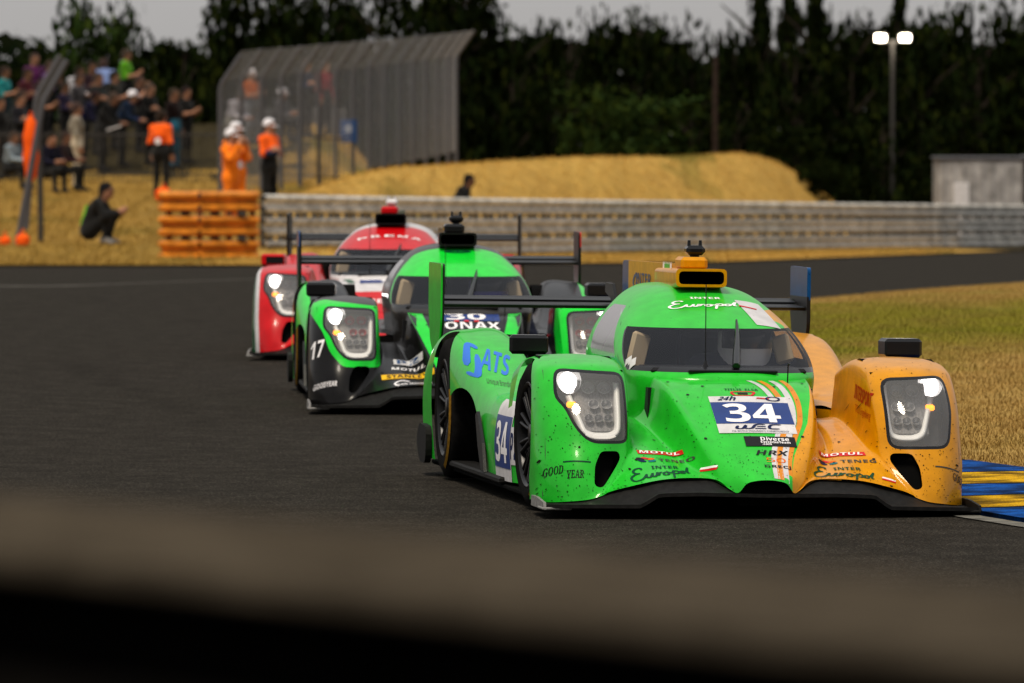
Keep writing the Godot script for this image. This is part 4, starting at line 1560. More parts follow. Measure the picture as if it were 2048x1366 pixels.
func front_net() -> Array:
	var X := [
		[0, 0, 0, 0, 0, 0, 0, 0, 0, 0],
		[0.045, 0.068, 0.088, 0.103, 0.115, 0.125, 0.135, 0.145, 0.155, 0.165],
		[0.088, 0.135, 0.175, 0.205, 0.23, 0.25, 0.27, 0.29, 0.31, 0.33],
		[0.122, 0.172, 0.212, 0.247, 0.274, 0.295, 0.314, 0.334, 0.354, 0.37],
		[0.155, 0.198, 0.234, 0.268, 0.295, 0.316, 0.334, 0.352, 0.37, 0.385],
		[0.225, 0.25, 0.272, 0.302, 0.326, 0.344, 0.360, 0.376, 0.39, 0.40],
		[0.42, 0.41, 0.40, 0.395, 0.395, 0.397, 0.402, 0.407, 0.41, 0.41],
		[0.60, 0.58, 0.538, 0.512, 0.500, 0.492, 0.487, 0.486, 0.486, 0.486],
		[0.66, 0.64, 0.587, 0.550, 0.532, 0.522, 0.516, 0.512, 0.512, 0.512],
		[0.675, 0.655, 0.60, 0.560, 0.543, 0.533, 0.528, 0.526, 0.526, 0.526],
		[0.69, 0.67, 0.62, 0.578, 0.558, 0.549, 0.545, 0.543, 0.543, 0.543],
		[0.745, 0.73, 0.70, 0.675, 0.665, 0.66, 0.655, 0.65, 0.65, 0.65],
		[0.82, 0.815, 0.81, 0.80, 0.795, 0.785, 0.775, 0.765, 0.765, 0.765],
		[0.90, 0.902, 0.905, 0.903, 0.897, 0.888, 0.882, 0.878, 0.878, 0.878],
		[0.94, 0.942, 0.945, 0.945, 0.942, 0.936, 0.931, 0.928, 0.928, 0.928],
		[0.945, 0.947, 0.949, 0.95, 0.95, 0.949, 0.948, 0.948, 0.948, 0.948]]
	var Y := [
		[0.168, 0.212, 0.276, 0.342, 0.405, 0.46, 0.51, 0.56, 0.595, 0.61],
		[0.165, 0.209, 0.273, 0.339, 0.401, 0.456, 0.506, 0.557, 0.592, 0.607],
		[0.152, 0.2, 0.265, 0.332, 0.393, 0.448, 0.498, 0.55, 0.585, 0.6],
		[0.112, 0.172, 0.246, 0.314, 0.376, 0.432, 0.482, 0.532, 0.566, 0.58],
		[0.126, 0.156, 0.194, 0.236, 0.274, 0.310, 0.346, 0.388, 0.43, 0.45],
		[0.168, 0.170, 0.182, 0.208, 0.238, 0.270, 0.300, 0.338, 0.375, 0.39],
		[0.165, 0.176, 0.198, 0.226, 0.256, 0.287, 0.317, 0.355, 0.385, 0.39],
		[0.125, 0.145, 0.188, 0.236, 0.272, 0.303, 0.332, 0.366, 0.39, 0.39],
		[0.105, 0.13, 0.19, 0.250, 0.298, 0.332, 0.362, 0.396, 0.415, 0.41],
		[0.098, 0.13, 0.205, 0.284, 0.390, 0.490, 0.535, 0.555, 0.555, 0.53],
		[0.088, 0.13, 0.22, 0.312, 0.462, 0.594, 0.637, 0.652, 0.645, 0.60],
		[0.07, 0.13, 0.22, 0.31, 0.462, 0.613, 0.656, 0.674, 0.666, 0.62],
		[0.06, 0.13, 0.22, 0.31, 0.462, 0.612, 0.656, 0.676, 0.668, 0.62],
		[0.05, 0.13, 0.22, 0.31, 0.46, 0.600, 0.645, 0.664, 0.657, 0.61],
		[0.05, 0.13, 0.22, 0.31, 0.45, 0.565, 0.607, 0.625, 0.618, 0.575],
		[0.05, 0.13, 0.20, 0.28, 0.36, 0.42, 0.45, 0.46, 0.45, 0.42]]
	var Z := [
		[0.955, 0.868, 0.74, 0.61, 0.475, 0.35, 0.23, 0.06, -0.2, -0.45],
		[0.954, 0.867, 0.742, 0.613, 0.48, 0.355, 0.235, 0.063, -0.2, -0.45],
		[0.950, 0.865, 0.745, 0.62, 0.49, 0.365, 0.245, 0.07, -0.2, -0.45],
		[0.930, 0.86, 0.75, 0.635, 0.515, 0.40, 0.27, 0.08, -0.2, -0.45],
		[0.900, 0.84, 0.745, 0.64, 0.525, 0.41, 0.28, 0.085, -0.2, -0.45],
		[0.862, 0.82, 0.735, 0.635, 0.52, 0.405, 0.275, 0.08, -0.2, -0.45],
		[0.845, 0.80, 0.715, 0.62, 0.51, 0.40, 0.27, 0.07, -0.2, -0.45],
		[0.81, 0.77, 0.69, 0.60, 0.50, 0.39, 0.26, 0.06, -0.2, -0.45],
		[0.775, 0.73, 0.66, 0.58, 0.49, 0.38, 0.25, 0.05, -0.2, -0.45],
		[0.77, 0.727, 0.65, 0.572, 0.495, 0.375, 0.235, 0.03, -0.2, -0.45],
		[0.762, 0.724, 0.65, 0.575, 0.503, 0.375, 0.225, 0.0, -0.2, -0.45],
		[0.75, 0.732, 0.69, 0.64, 0.57, 0.425, 0.265, 0.02, -0.2, -0.45],
		[0.72, 0.71, 0.68, 0.635, 0.56, 0.415, 0.255, 0.02, -0.2, -0.45],
		[0.60, 0.60, 0.58, 0.55, 0.48, 0.345, 0.205, 0.01, -0.2, -0.45],
		[0.48, 0.47, 0.46, 0.42, 0.36, 0.25, 0.15, 0.0, -0.2, -0.45],
		[0.30, 0.29, 0.28, 0.25, 0.20, 0.13, 0.07, 0.0, -0.2, -0.45]]
	var cols := []
	for j in X.size():
		var col := []
		for i in X[j].size():
			col.append(Vector3(X[j][i], Y[j][i], Z[j][i]))
		cols.append(col)
	return cols

func lamp_outline(side: float) -> PackedVector2Array:
	if side < 0:
		return rounded([Vector2(-0.858, 0.628), Vector2(-0.553, 0.612), Vector2(-0.548, 0.305), Vector2(-0.735, 0.308), Vector2(-0.80, 0.38), Vector2(-0.83, 0.46), Vector2(-0.872, 0.50)], 0.045)
	return rounded([Vector2(0.87, 0.612), Vector2(0.575, 0.598), Vector2(0.590, 0.292), Vector2(0.862, 0.296), Vector2(0.890, 0.47)], 0.05)

func vent_outline(side: float) -> PackedVector2Array:
	var q := [Vector2(0.60, 0.275), Vector2(0.685, 0.277), Vector2(0.715, 0.215), Vector2(0.722, 0.128), Vector2(0.685, 0.118), Vector2(0.63, 0.19), Vector2(0.592, 0.245)]
	var o := []
	for v in q:
		o.append(Vector2(v.x * side, v.y))
	return rounded(o, 0.02)

func smooth_patch(rows: Array) -> Soup:
	var s := Soup.new()
	s.grid(rows)
	return s

func orient(s: Soup, f: Callable) -> void:
	# normals away from the point f(p)
	for i in s.n.size():
		if s.n[i].dot(s.p[i] - f.call(s.p[i])) < 0:
			s.n[i] = -s.n[i]

func build_shapes() -> void:
	var half := smooth_patch(net(front_net(), 7, 8, true))
	var flips := 0
	for i in half.n.size():
		if half.n[i].y + half.n[i].z * 0.5 < 0:
			flips += 1
	if flips > half.n.size() / 2:
		for i in half.n.size():
			half.n[i] = -half.n[i]
	half = half.cut(func(v: Vector3): return maxf(Vector2(v.y - 0.325, v.z).length() - 0.338, 0.900 - v.x))[0]
	var skin := Soup.new()
	for side in [1.0, -1.0]:
		var h := half if side > 0 else half.mirrored()
		var lamp := lamp_outline(side)
		var vent := vent_outline(side)
		var fl := func(v: Vector3) -> float:
			if v.z < 0.12 or v.x * side < 0.5 or v.y < 0.25:
				return 0.3
			return poly_distance(lamp, Vector2(v.x, v.y))
		var fv := func(v: Vector3) -> float:
			if v.z < 0.45 or v.x * side < 0.55 or v.y > 0.33:
				return 0.3
			return poly_distance(vent, Vector2(v.x, v.y))
		var k := "l" if side < 0 else "r"
		var c1 := h.cut(fl)
		var c2: Array = c1[1].cut(func(v: Vector3): return poly_distance(lamp, Vector2(v.x, v.y)) + 0.013)
		shape["lens" + k] = c2[1]
		shape["rim" + k] = c2[0]
		var c3: Array = c1[0].cut(fv)
		shape["vent" + k] = c3[1]
		skin.append(c3[0])
	# shut lines of the removable panels
	var shut := skin.cut(func(v: Vector3): return 0.0016 - absf(absf(v.x) - 0.912 + 0.05 * (v.y - 0.3)) if v.z > 0.0 and v.y < 0.62 else -0.1)
	skin = shut[1]
	shape.shut = shut[0]
	shape.skin = skin
	# cabin: outlines stacked by height
	var ys := [0.36, 0.54, 0.60, 0.66, 0.73, 0.795, 0.856, 0.918, 0.950, 0.966, 0.970]
	var ws := [0.40, 0.425, 0.432, 0.436, 0.418, 0.384, 0.337, 0.272, 0.205, 0.118, 0.002]
	var zf := [0.02, 0.03, -0.02, -0.17, -0.35, -0.53, -0.71, -0.92, -1.06, -1.16, -1.22]
	var bb := [0.62, 0.62, 0.62, 0.60, 0.58, 0.55, 0.52, 0.46, 0.40, 0.32, 0.25]
	var zb := [-2.5, -2.5, -2.5, -2.48, -2.45, -2.4, -2.3, -2.15, -2.0, -1.85, -1.75]
	var rows := []
	for i in 51:
		var t := i / 50.0 * 10.0
		var y: float = spline(ys, t)
		var w: float = maxf(0.001, spline(ws, t))
		var f: float = spline(zf, t)
		var b: float = spline(bb, t)
		var back: float = spline(zb, t)
		var line := []
		for k in 23:
			var s := pow(k / 22.0, 1.9)
			line.append(Vector3(w * pow(1.0 - pow(1.0 - s, 2.9), 1.0 / 2.9), y, f - b * s))
		for k in 14:
			var s := (k + 1) / 14.0
			var z := lerpf(f - b, back, s)
			line.append(Vector3(w * (1.0 + 0.05 * s) * lerpf(1.0, 0.45, smoothstep(-1.5, -2.5, z)), y, z))
		var row := PackedVector3Array()
		for k in line.size():
			var v: Vector3 = line[line.size() - 1 - k]
			row.append(Vector3(-v.x, v.y, v.z))
		for k in line.size() - 1:
			row.append(line[k + 1])
		rows.append(row)
	var can := smooth_patch(rows)
	orient(can, func(v): return Vector3(0, 0.45, clampf(v.z, -2.0, -0.9)))
	var za := func(y: float) -> float: return lerpf(-0.40, -0.80, clampf((y - 0.6) / 0.19, -0.3, 1.6))
	shape.za = za
	var c := can.cut(func(v: Vector3): return minf(minf(0.786 - v.y, v.y - 0.600), (v.z - za.call(v.y)) * 0.7))
	var frit: Array = c[0].cut(func(v: Vector3): return minf(v.y - 0.622, (v.z - za.call(v.y)) * 0.7 - 0.012))
	shape.screen = frit[0]
	shape.frit = frit[1]
	var c4: Array = c[1].cut(func(v: Vector3): return minf(minf(0.872 - v.y, v.y - 0.645), minf((za.call(v.y) - 0.17 - v.z) * 0.7, (v.z + 1.42 + (v.y - 0.645) * 0.5) * 0.7)))
	shape.door_glass = c4[0]
	var c5: Array = c4[1].cut(func(v: Vector3): return 0.0026 - absf(v.z - za.call(v.y) + 0.095) * 0.5 if v.y > 0.56 and v.y < 0.93 else -0.1)
	shape.cabin = c5[1]
	shape.seam = c5[0]
	var lining := Soup.new()
	for i in shape.cabin.p.size():
		lining.p.append(shape.cabin.p[i] - shape.cabin.n[i] * 0.014)
		lining.n.append(-shape.cabin.n[i])
		lining.c.append(Color.WHITE)
	shape.lining = lining
	# body behind the front wheels
	var zs := [-0.62, -0.80, -1.2, -1.65, -2.05, -2.4, -2.72, -3.0, -3.25, -3.5, -3.75]
	var ft := [0.43, 0.46, 0.455, 0.455, 0.525, 0.605, 0.672, 0.705, 0.70, 0.66, 0.58]
	var vy := [0.42, 0.44, 0.44, 0.44, 0.45, 0.46, 0.47, 0.47, 0.46, 0.45, 0.42]
	var fi := [0.50, 0.50, 0.50, 0.50, 0.52, 0.53, 0.54, 0.55, 0.55, 0.55, 0.55]
	var fo := [0.86, 0.895, 0.905, 0.90, 0.91, 0.93, 0.942, 0.946, 0.946, 0.944, 0.94]
	var ct := [0.42, 0.44, 0.44, 0.47, 0.76, 0.80, 0.77, 0.73, 0.69, 0.65, 0.61]
	var cw := [0.36, 0.38, 0.40, 0.39, 0.36, 0.32, 0.28, 0.25, 0.22, 0.20, 0.18]
	var cols := []
	for k in 10:
		var col := []
		for i in zs.size():
			var mid: float = (fi[i] + fo[i]) * 0.5
			var x: float = [0.0, cw[i] * 0.55, cw[i], cw[i] + 0.06, fi[i], fi[i] + 0.09, mid + 0.06, fo[i] - 0.035, fo[i], fo[i] - 0.01][k]
			var y: float = [ct[i], ct[i] - 0.03, lerpf(ct[i], vy[i], 0.55), vy[i] + 0.01, vy[i] + 0.02, ft[i] - 0.012, ft[i], ft[i] - 0.035, ft[i] - 0.19, 0.075][k]
			col.append(Vector3(x, y, zs[i]))
		cols.append(col)
	var rear := smooth_patch(net(cols, 7, 6, true))
	var up := 0
	for i in rear.n.size():
		if rear.n[i].y + rear.n[i].x < 0:
			up += 1
	if up > rear.n.size() / 2:
		for i in rear.n.size():
			rear.n[i] = -rear.n[i]
	rear = rear.cut(func(v: Vector3): return maxf(Vector2(v.y - 0.338, v.z + 3.005).length() - 0.362, 0.80 - v.x))[0]
	rear = rear.cut(func(v: Vector3): return maxf(Vector2((v.y - 0.05) / 0.40, (v.z + 2.35) / 0.62).length() - 1.0, 0.62 - v.x))[0]
	rear.append(rear.mirrored())
	shape.rear = rear
	# front faces of the side pods
	var cap := Soup.new()
	for side in [-1.0, 1.0]:
		cap.quad(Vector3(side * 0.40, 0.075, -0.625), Vector3(side * 0.855, 0.075, -0.625), Vector3(side * 0.86, 0.40, -0.625), Vector3(side * 0.40, 0.43, -0.625))
	for i in cap.n.size():
		cap.n[i] = Vector3(0, 0, 1)
	shape.cap = cap
	shape.front_view = Projector.new(skin, Basis(Vector3.RIGHT, Vector3(0, 0.9539, -0.3), Vector3(0, 0.3, 0.9539)), func(v): return v.z > -0.2)
	shape.top_view = Projector.new(skin, Basis(Vector3.RIGHT, Vector3(0, 0, -1), Vector3.UP), func(v): return absf(v.x) < 0.6)
	shape.face_view = Projector.new(skin, Basis.IDENTITY, func(v): return v.z > 0.0)
	shape.cabin_view = Projector.new(can, Basis(Vector3.RIGHT, Vector3(0, 0.866, -0.5), Vector3(0, 0.5, 0.866)), func(v): return v.z > -1.5)
	shape.rear_view = Projector.new(rear, Basis.IDENTITY, func(v): return v.z < -1.2)
	shape.flank_view = Projector.new(rear, Basis(Vector3(0, 0, 1), Vector3.UP, Vector3(-1, 0, 0)), func(v): return v.z > -2.2)
	shape.wheel_f = wheel_soups(0.325, 0.29)
	shape.wheel_r = wheel_soups(0.338, 0.31)

func wheel_soups(r: float, w: float) -> Dictionary:
	# axle along x; outer face at +x
	var ax := Basis(Vector3(0, 0, 1), Vector3(1, 0, 0), Vector3(0, 1, 0))
	var ty := Soup.new()
	var h := w / 2
	ty.lathe([Vector2(0.232, -h + 0.01), Vector2(r - 0.05, -h), Vector2(r - 0.012, -h + 0.02), Vector2(r, -h + 0.05), Vector2(r, h - 0.05), Vector2(r - 0.012, h - 0.02), Vector2(r - 0.05, h), Vector2(0.232, h - 0.01)], Vector3.ZERO, ax, 48)
	var rim := Soup.new()
	rim.lathe([Vector2(0.236, h - 0.012), Vector2(0.228, h - 0.005), Vector2(0.215, h - 0.02), Vector2(0.205, h - 0.09), Vector2(0.20, -h + 0.02)], Vector3.ZERO, ax, 40)
	rim.lathe([Vector2(0.001, h - 0.02), Vector2(0.045, h - 0.02), Vector2(0.055, h - 0.05), Vector2(0.05, h - 0.10)], Vector3.ZERO, ax, 20)
	for k in 10:
		var a := TAU * k / 10.0
		for e in [-0.1, 0.1]:
			var d0 := Vector3(0, cos(a), sin(a))
			var d1 := Vector3(0, cos(a + e), sin(a + e))
			rim.tube([d0 * 0.045 + Vector3(h - 0.045, 0, 0), d1 * 0.13 + Vector3(h - 0.03, 0, 0), d1 * 0.21 + Vector3(h - 0.022, 0, 0)], [0.012, 0.009, 0.011], 6, false)
	var disc := Soup.new()
	disc.lathe([Vector2(0.06, 0.0), Vector2(0.185, 0.0), Vector2(0.185, -0.03), Vector2(0.06, -0.03)], Vector3(0.02, 0, 0), ax, 32)
	var ring := Soup.new()
	for arc in [0.35, 3.5]:
		var rows := []
		for k in 19:
			var a: float = arc + k / 18.0 * 1.55
			var row := PackedVector3Array()
			for q in [[r - 0.049, h + 0.0015], [r - 0.030, h - 0.007]]:
				row.append(Vector3(q[1], cos(a) * q[0], sin(a) * q[0]))
			rows.append(row)
		ring.grid(rows)
	for i in ring.n.size():
		if ring.n[i].x < 0:
			ring.n[i] = -ring.n[i]
	return {"tyre": ty, "rim": rim, "disc": disc, "ring": ring}

var fonts := {}

func text_flat(text: String, high: float, wide := 0.0, shear := 0.0, bold := true, serif := false) -> PackedVector2Array:
	var key := "%s%s" % [bold, serif]
	if not fonts.has(key):
		var f := SystemFont.new()
		f.font_names = PackedStringArray(["Droid Serif" if serif else "Droid Sans"])
		f.font_weight = 700 if bold else 400
		fonts[key] = f
	var tm := TextMesh.new()
	tm.text = text
	tm.font = fonts[key]
	tm.font_size = 48
	tm.pixel_size = 0.01
	tm.depth = 0.0
	tm.curve_step = 2.0
	var a := tm.surface_get_arrays(0)
	var v: PackedVector3Array = a[Mesh.ARRAY_VERTEX]
	var idx = a[Mesh.ARRAY_INDEX]
	var list := PackedVector2Array()
	var n: int = idx.size() if idx != null and idx.size() else v.size()
	var lo := Vector2(1e9, 1e9)
	var hi := -lo
	for i in v.size():
		lo = lo.min(Vector2(v[i].x, v[i].y))
		hi = hi.max(Vector2(v[i].x, v[i].y))
	var sy := high / (hi.y - lo.y)
	var sx := sy if wide <= 0.0 else wide / (hi.x - lo.x)
	var mid := (lo + hi) * 0.5
	for i in n:
		var q := v[idx[i]] if idx != null and idx.size() else v[i]
		var p := Vector2((q.x - mid.x) * sx, (q.y - mid.y) * sy)
		p.x += p.y * shear
		list.append(p)
	return list

func rect_flat(w: float, h: float, nu := 8, nv := 6, shear := 0.0) -> PackedVector2Array:
	var out := PackedVector2Array()
	var f := func(i: int, j: int) -> Vector2:
		var y := h * (float(j) / nv - 0.5)
		return Vector2(w * (float(i) / nu - 0.5) + shear * y, y)
	for i in nu:
		for j in nv:
			out.append_array([f.call(i, j), f.call(i + 1, j), f.call(i + 1, j + 1), f.call(i, j), f.call(i + 1, j + 1), f.call(i, j + 1)])
	return out

func stroke_flat(lines: Array, w0: float, scale: Vector2, shear := 0.0) -> PackedVector2Array:
	# pen strokes with a swelling width
	var out := PackedVector2Array()
	for line in lines:
		var pts := []
		var n: int = (line.size() - 1) * 5
		for i in n + 1:
			pts.append(spline(line, float(i) / 5.0))
		var prev := []
		for i in pts.size():
			var t: Vector2 = (pts[mini(i + 1, n)] - pts[maxi(i - 1, 0)]).normalized()
			var w := w0 * (0.75 + 0.45 * absf(t.y)) * (0.45 if i == 0 or i == n else 1.0)
			var nn := Vector2(-t.y, t.x) * w
			var q := []
			for v in [pts[i] + nn, pts[i] - nn]:
				q.append(Vector2((v.x + v.y * shear) * scale.x, v.y * scale.y))
			if i > 0:
				out.append_array([prev[0], prev[1], q[1], prev[0], q[1], q[0]])
			prev = q
	return out

func script_word(scale: Vector2) -> PackedVector2Array:
	var V := func(a: Array) -> Array:
		var o := []
		for i in range(0, a.size(), 2):
			o.append(Vector2(a[i] - 2.6, a[i + 1] - 0.6))
		return o
	return stroke_flat([
		V.call([1.15, 1.62, 1.0, 1.86, 0.62, 1.80, 0.38, 1.45, 0.55, 1.16, 0.84, 1.10, 0.42, 1.0, 0.02, 0.55, 0.16, 0.06, 0.62, 0.05, 1.02, 0.34, 1.36, 0.86]),
		V.call([1.36, 0.86, 1.26, 0.46, 1.42, 0.26, 1.70, 0.52, 1.84, 0.88, 1.76, 0.46, 1.92, 0.30, 2.14, 0.60, 2.24, 0.92, 2.24, 0.44, 2.42, 0.80, 2.66, 0.88]),
		V.call([2.98, 0.86, 2.72, 0.70, 2.72, 0.40, 2.96, 0.34, 3.14, 0.58, 3.02, 0.84, 3.20, 0.72, 3.44, 0.66, 3.64, 1.02]),
		V.call([3.66, 1.04, 3.50, 0.40, 3.34, -0.34]),
		V.call([3.56, 0.70, 3.78, 0.98, 4.02, 0.86, 3.94, 0.52, 3.62, 0.46]),
		V.call([4.44, 0.96, 4.20, 0.84, 4.16, 0.56, 4.38, 0.48, 4.58, 0.70, 4.46, 0.96, 4.70, 0.88, 4.92, 1.30, 5.08, 1.62]),
		V.call([5.08, 1.62, 4.90, 1.02, 4.84, 0.60, 5.04, 0.58])], 0.085, scale)

func finer(flat: PackedVector2Array, most: float) -> PackedVector2Array:
	# splits long triangles so that print follows the curve under it
	var out := PackedVector2Array()
	var todo := flat.duplicate()
	while todo.size():
		var n := todo.size()
		var a := todo[n - 3]
		var b := todo[n - 2]
		var d := todo[n - 1]
		todo.resize(n - 3)
		var ab := a.distance_squared_to(b)
		var bd := b.distance_squared_to(d)
		var da := d.distance_squared_to(a)
		var top := maxf(ab, maxf(bd, da))
		if top < most * most:
			out.append_array([a, b, d])
		elif top == ab:
			var m := (a + b) * 0.5
			todo.append_array([a, m, d, m, b, d])
		elif top == bd:
			var m := (b + d) * 0.5
			todo.append_array([b, m, a, m, d, a])
		else:
			var m := (d + a) * 0.5
			todo.append_array([d, m, b, m, a, b])
	return out

func put_on(pr: Projector, flat: PackedVector2Array, at: Vector2, turn := 0.0, lift := 0.0022, into: Soup = null) -> Soup:
	var s := into if into else Soup.new()
	var f := PackedVector2Array()
	var c := cos(turn)
	var sn := sin(turn)
	for v in finer(flat, 0.028):
		f.append(Vector2(v.x * c - v.y * sn, v.x * sn + v.y * c) + at)
	pr.lay(f, lift, s)
	return s

func fv(x: float, y: float, z: float) -> Vector2:
	return Vector2(x, y * 0.9539 - z * 0.3)

func cv(x: float, y: float, z: float) -> Vector2:
	return Vector2(x, y * 0.866 - z * 0.5)

func ribbon(pr: Projector, xs: Array, zs: Array, w: float, lift := 0.002) -> Soup:
	# a painted stripe along (x, z), seen from above
	var flat := PackedVector2Array()
	var prev := []
	var n := 44
	for i in n + 1:
		var z := lerpf(zs[0], zs[-1], float(i) / n)
		var x: float = spline(xs, table(zs, range(zs.size()), z) if zs[0] < zs[-1] else 0.0)
		var q := [Vector2(x - w / 2, -z), Vector2(x + w / 2, -z)]
		if i > 0:
			flat.append_array([prev[0], prev[1], q[1], prev[0], q[1], q[0]])
		prev = q
	var s := Soup.new()
	pr.lay(flat, lift, s)
	return s

func lamp_plane(x: float, y: float) -> float:
	return 0.60 - 0.66 * (y - 0.31) - 0.12 - 0.5 * maxf(0.0, absf(x) - 0.74)

func headlight(car: Node3D, side: float, red: bool) -> void:
	var k := "l" if side < 0 else "r"
	var h := Node3D.new()
	h.name = "headlight"
	car.add_child(h, true)
	part("lens", shape["lens" + k], M.lens, h)
	part("lens_frame", shape["rim" + k], M.gloss_black, h)
	var out := lamp_outline(side)
	var b := Soup.new()
	var mid := Vector2(side * 0.7, 0.46)
	var ring := []
	for v in out:
		var r: Array = shape.face_view.at(v.x, v.y)
		var z: float = r[1].z if r[0] else lamp_plane(v.x, v.y) + 0.12
		var w := mid + (v - mid) * 0.97
		ring.append([Vector3(v.x, v.y, z - 0.004), Vector3(w.x, w.y, lamp_plane(w.x, w.y))])
	for i in ring.size():
		var n: Array = ring[(i + 1) % ring.size()]
		b.quad(ring[i][0], n[0], n[1], ring[i][1])
	var idx := Geometry2D.triangulate_polygon(out)
	for i in range(0, idx.size(), 3):
		b.tri(ring[idx[i]][1], ring[idx[i + 1]][1], ring[idx[i + 2]][1])
	for i in b.n.size():
		var inward := Vector3(mid.x, mid.y, 0.6) - b.p[i]
		if b.n[i].dot(inward) < 0:
			b.n[i] = -b.n[i]
	part("bucket", b, M.bucket, h)
	# pale U-shaped trim
	var ox := 0.0 if side < 0 else 0.028
	var path := [Vector2(0.795, 0.515), Vector2(0.775, 0.46), Vector2(0.755, 0.40), Vector2(0.735, 0.355), Vector2(0.70, 0.338), Vector2(0.66, 0.335), Vector2(0.62, 0.338), Vector2(0.592, 0.355), Vector2(0.583, 0.40), Vector2(0.58, 0.48), Vector2(0.578, 0.565)]
	var tr := Soup.new()
	var rows := []
	for i in 51:
		var t := i / 5.0
		var c: Vector2 = spline(path, t)
		var d: Vector2 = (spline(path, minf(t + 0.1, 10.0)) - spline(path, maxf(t - 0.1, 0.0))).normalized()
		var nn := Vector2(-d.y, d.x)
		var row := PackedVector3Array()
		for q in [[-0.014, 0.02], [-0.012, 0.052], [0.0, 0.058], [0.012, 0.052], [0.014, 0.02]]:
			var v: Vector2 = c + nn * q[0]
			row.append(Vector3(side * (v.x + ox), v.y, lamp_plane(v.x + ox, v.y) + q[1]))
		rows.append(row)
	tr.grid(rows)
	for i in tr.n.size():
		if tr.n[i].z < 0 and tr.n[i].y < 0.7:
			tr.n[i] = -tr.n[i]
	part("trim", tr, M.lamp_trim, h)
	var tray := Soup.new()
	var tilt := Basis(Vector3.RIGHT, -0.58)
	var at := func(x: float, y: float, o: float) -> Vector3: return Vector3(side * (x + ox), y, lamp_plane(x + ox, y) + o)
	tray.box(at.call(0.675, 0.46, 0.012), Vector3(0.185, 0.27, 0.016), tilt, 0.006)
	part("tray", tray, M.lamp_tray, h)
	for q in [[0.635, 0.525, 0.030], [0.705, 0.525, 0.030], [0.63, 0.455, 0.024], [0.685, 0.455, 0.024], [0.625, 0.395, 0.020], [0.668, 0.395, 0.020], [0.711, 0.395, 0.020]]:
		var m := Soup.new()
		m.lathe([Vector2(q[2], 0.03), Vector2(q[2] * 0.92, 0.032), Vector2(q[2] * 0.7, 0.012), Vector2(q[2] * 0.25, 0.004), Vector2(0.001, 0.006)], at.call(q[0], q[1], 0.012), tilt * Basis(Vector3.RIGHT, PI / 2), 18)
		part("reflector", m, M.lamp_red if red and q[1] > 0.42 else M.lamp_module, h)
	# lit cluster: a domed lamp in its reflector
	var up := tilt * Basis(Vector3.RIGHT, PI / 2)
	var oval := up * Basis.from_scale(Vector3(0.86, 1.0, 1.14))
	var lo: Vector3 = at.call(0.786 + ox * 0.3, 0.556, 0.02)
	var bw := Soup.new()
	bw.lathe([Vector2(0.064, 0.036), Vector2(0.060, 0.020), Vector2(0.046, 0.006), Vector2(0.006, 0.0)], lo, oval, 28)
	var bowl := part("lamp_bowl", bw, M.lamp_bowl, h)
	var lamp := Soup.new()
	lamp.lathe([Vector2(0.047, 0.004), Vector2(0.046, 0.016), Vector2(0.038, 0.029), Vector2(0.022, 0.038), Vector2(0.001, 0.041)], lo, oval, 28)
	part("led_lamp", lamp, M.glow, bowl)
	var am := Soup.new()
	am.box(at.call(0.782, 0.468, 0.052), Vector3(0.042, 0.030, 0.02), tilt, 0.008)
	part("indicator_lamp", am, M.glow_amber, h)
	var l := SpotLight3D.new()
	l.name = "headlight_beam"
	l.light_energy = 0.12
	l.light_size = 0.05
	l.spot_range = 80.0
	l.spot_angle = 18.0
	l.spot_attenuation = 2.0
	l.shadow_enabled = true
	l.position = at.call(0.787, 0.555, 0.16)
	l.rotation = Vector3(-0.02, PI, 0)
	h.add_child(l)

func wing_section(chord: float, thick: float, camber: float) -> Array:
	var top := []
	var bot := []
	for k in 15:
		var t := k / 14.0
		var y := thick * 2.6 * (0.2969 * sqrt(t) - 0.126 * t - 0.3516 * t * t + 0.2843 * t * t * t - 0.1015 * t * t * t * t) / 0.6
		var c := camber * sin(PI * t)
		top.append(Vector2(t * chord, c + y))
		bot.append(Vector2(t * chord, c - y))
	bot.reverse()
	return top + bot.slice(1)

func foil(z0: float, y0: float, chord: float, thick: float, camber: float, pitch: float, span: float) -> Soup:
	var s := Soup.new()
	var rows := []
	var sec := wing_section(chord, thick, camber)
	for x in [-span, -span * 0.3, span * 0.3, span]:
		var row := PackedVector3Array()
		for v in sec:
			var r: Vector2 = v.rotated(pitch)
			row.append(Vector3(x, y0 + r.y, z0 - r.x))
		rows.append(row)
	s.grid(rows)
	orient(s, func(v): return Vector3(v.x, y0 + (Vector2(chord * 0.45, camber).rotated(pitch)).y, z0 - chord * 0.45))
	return s

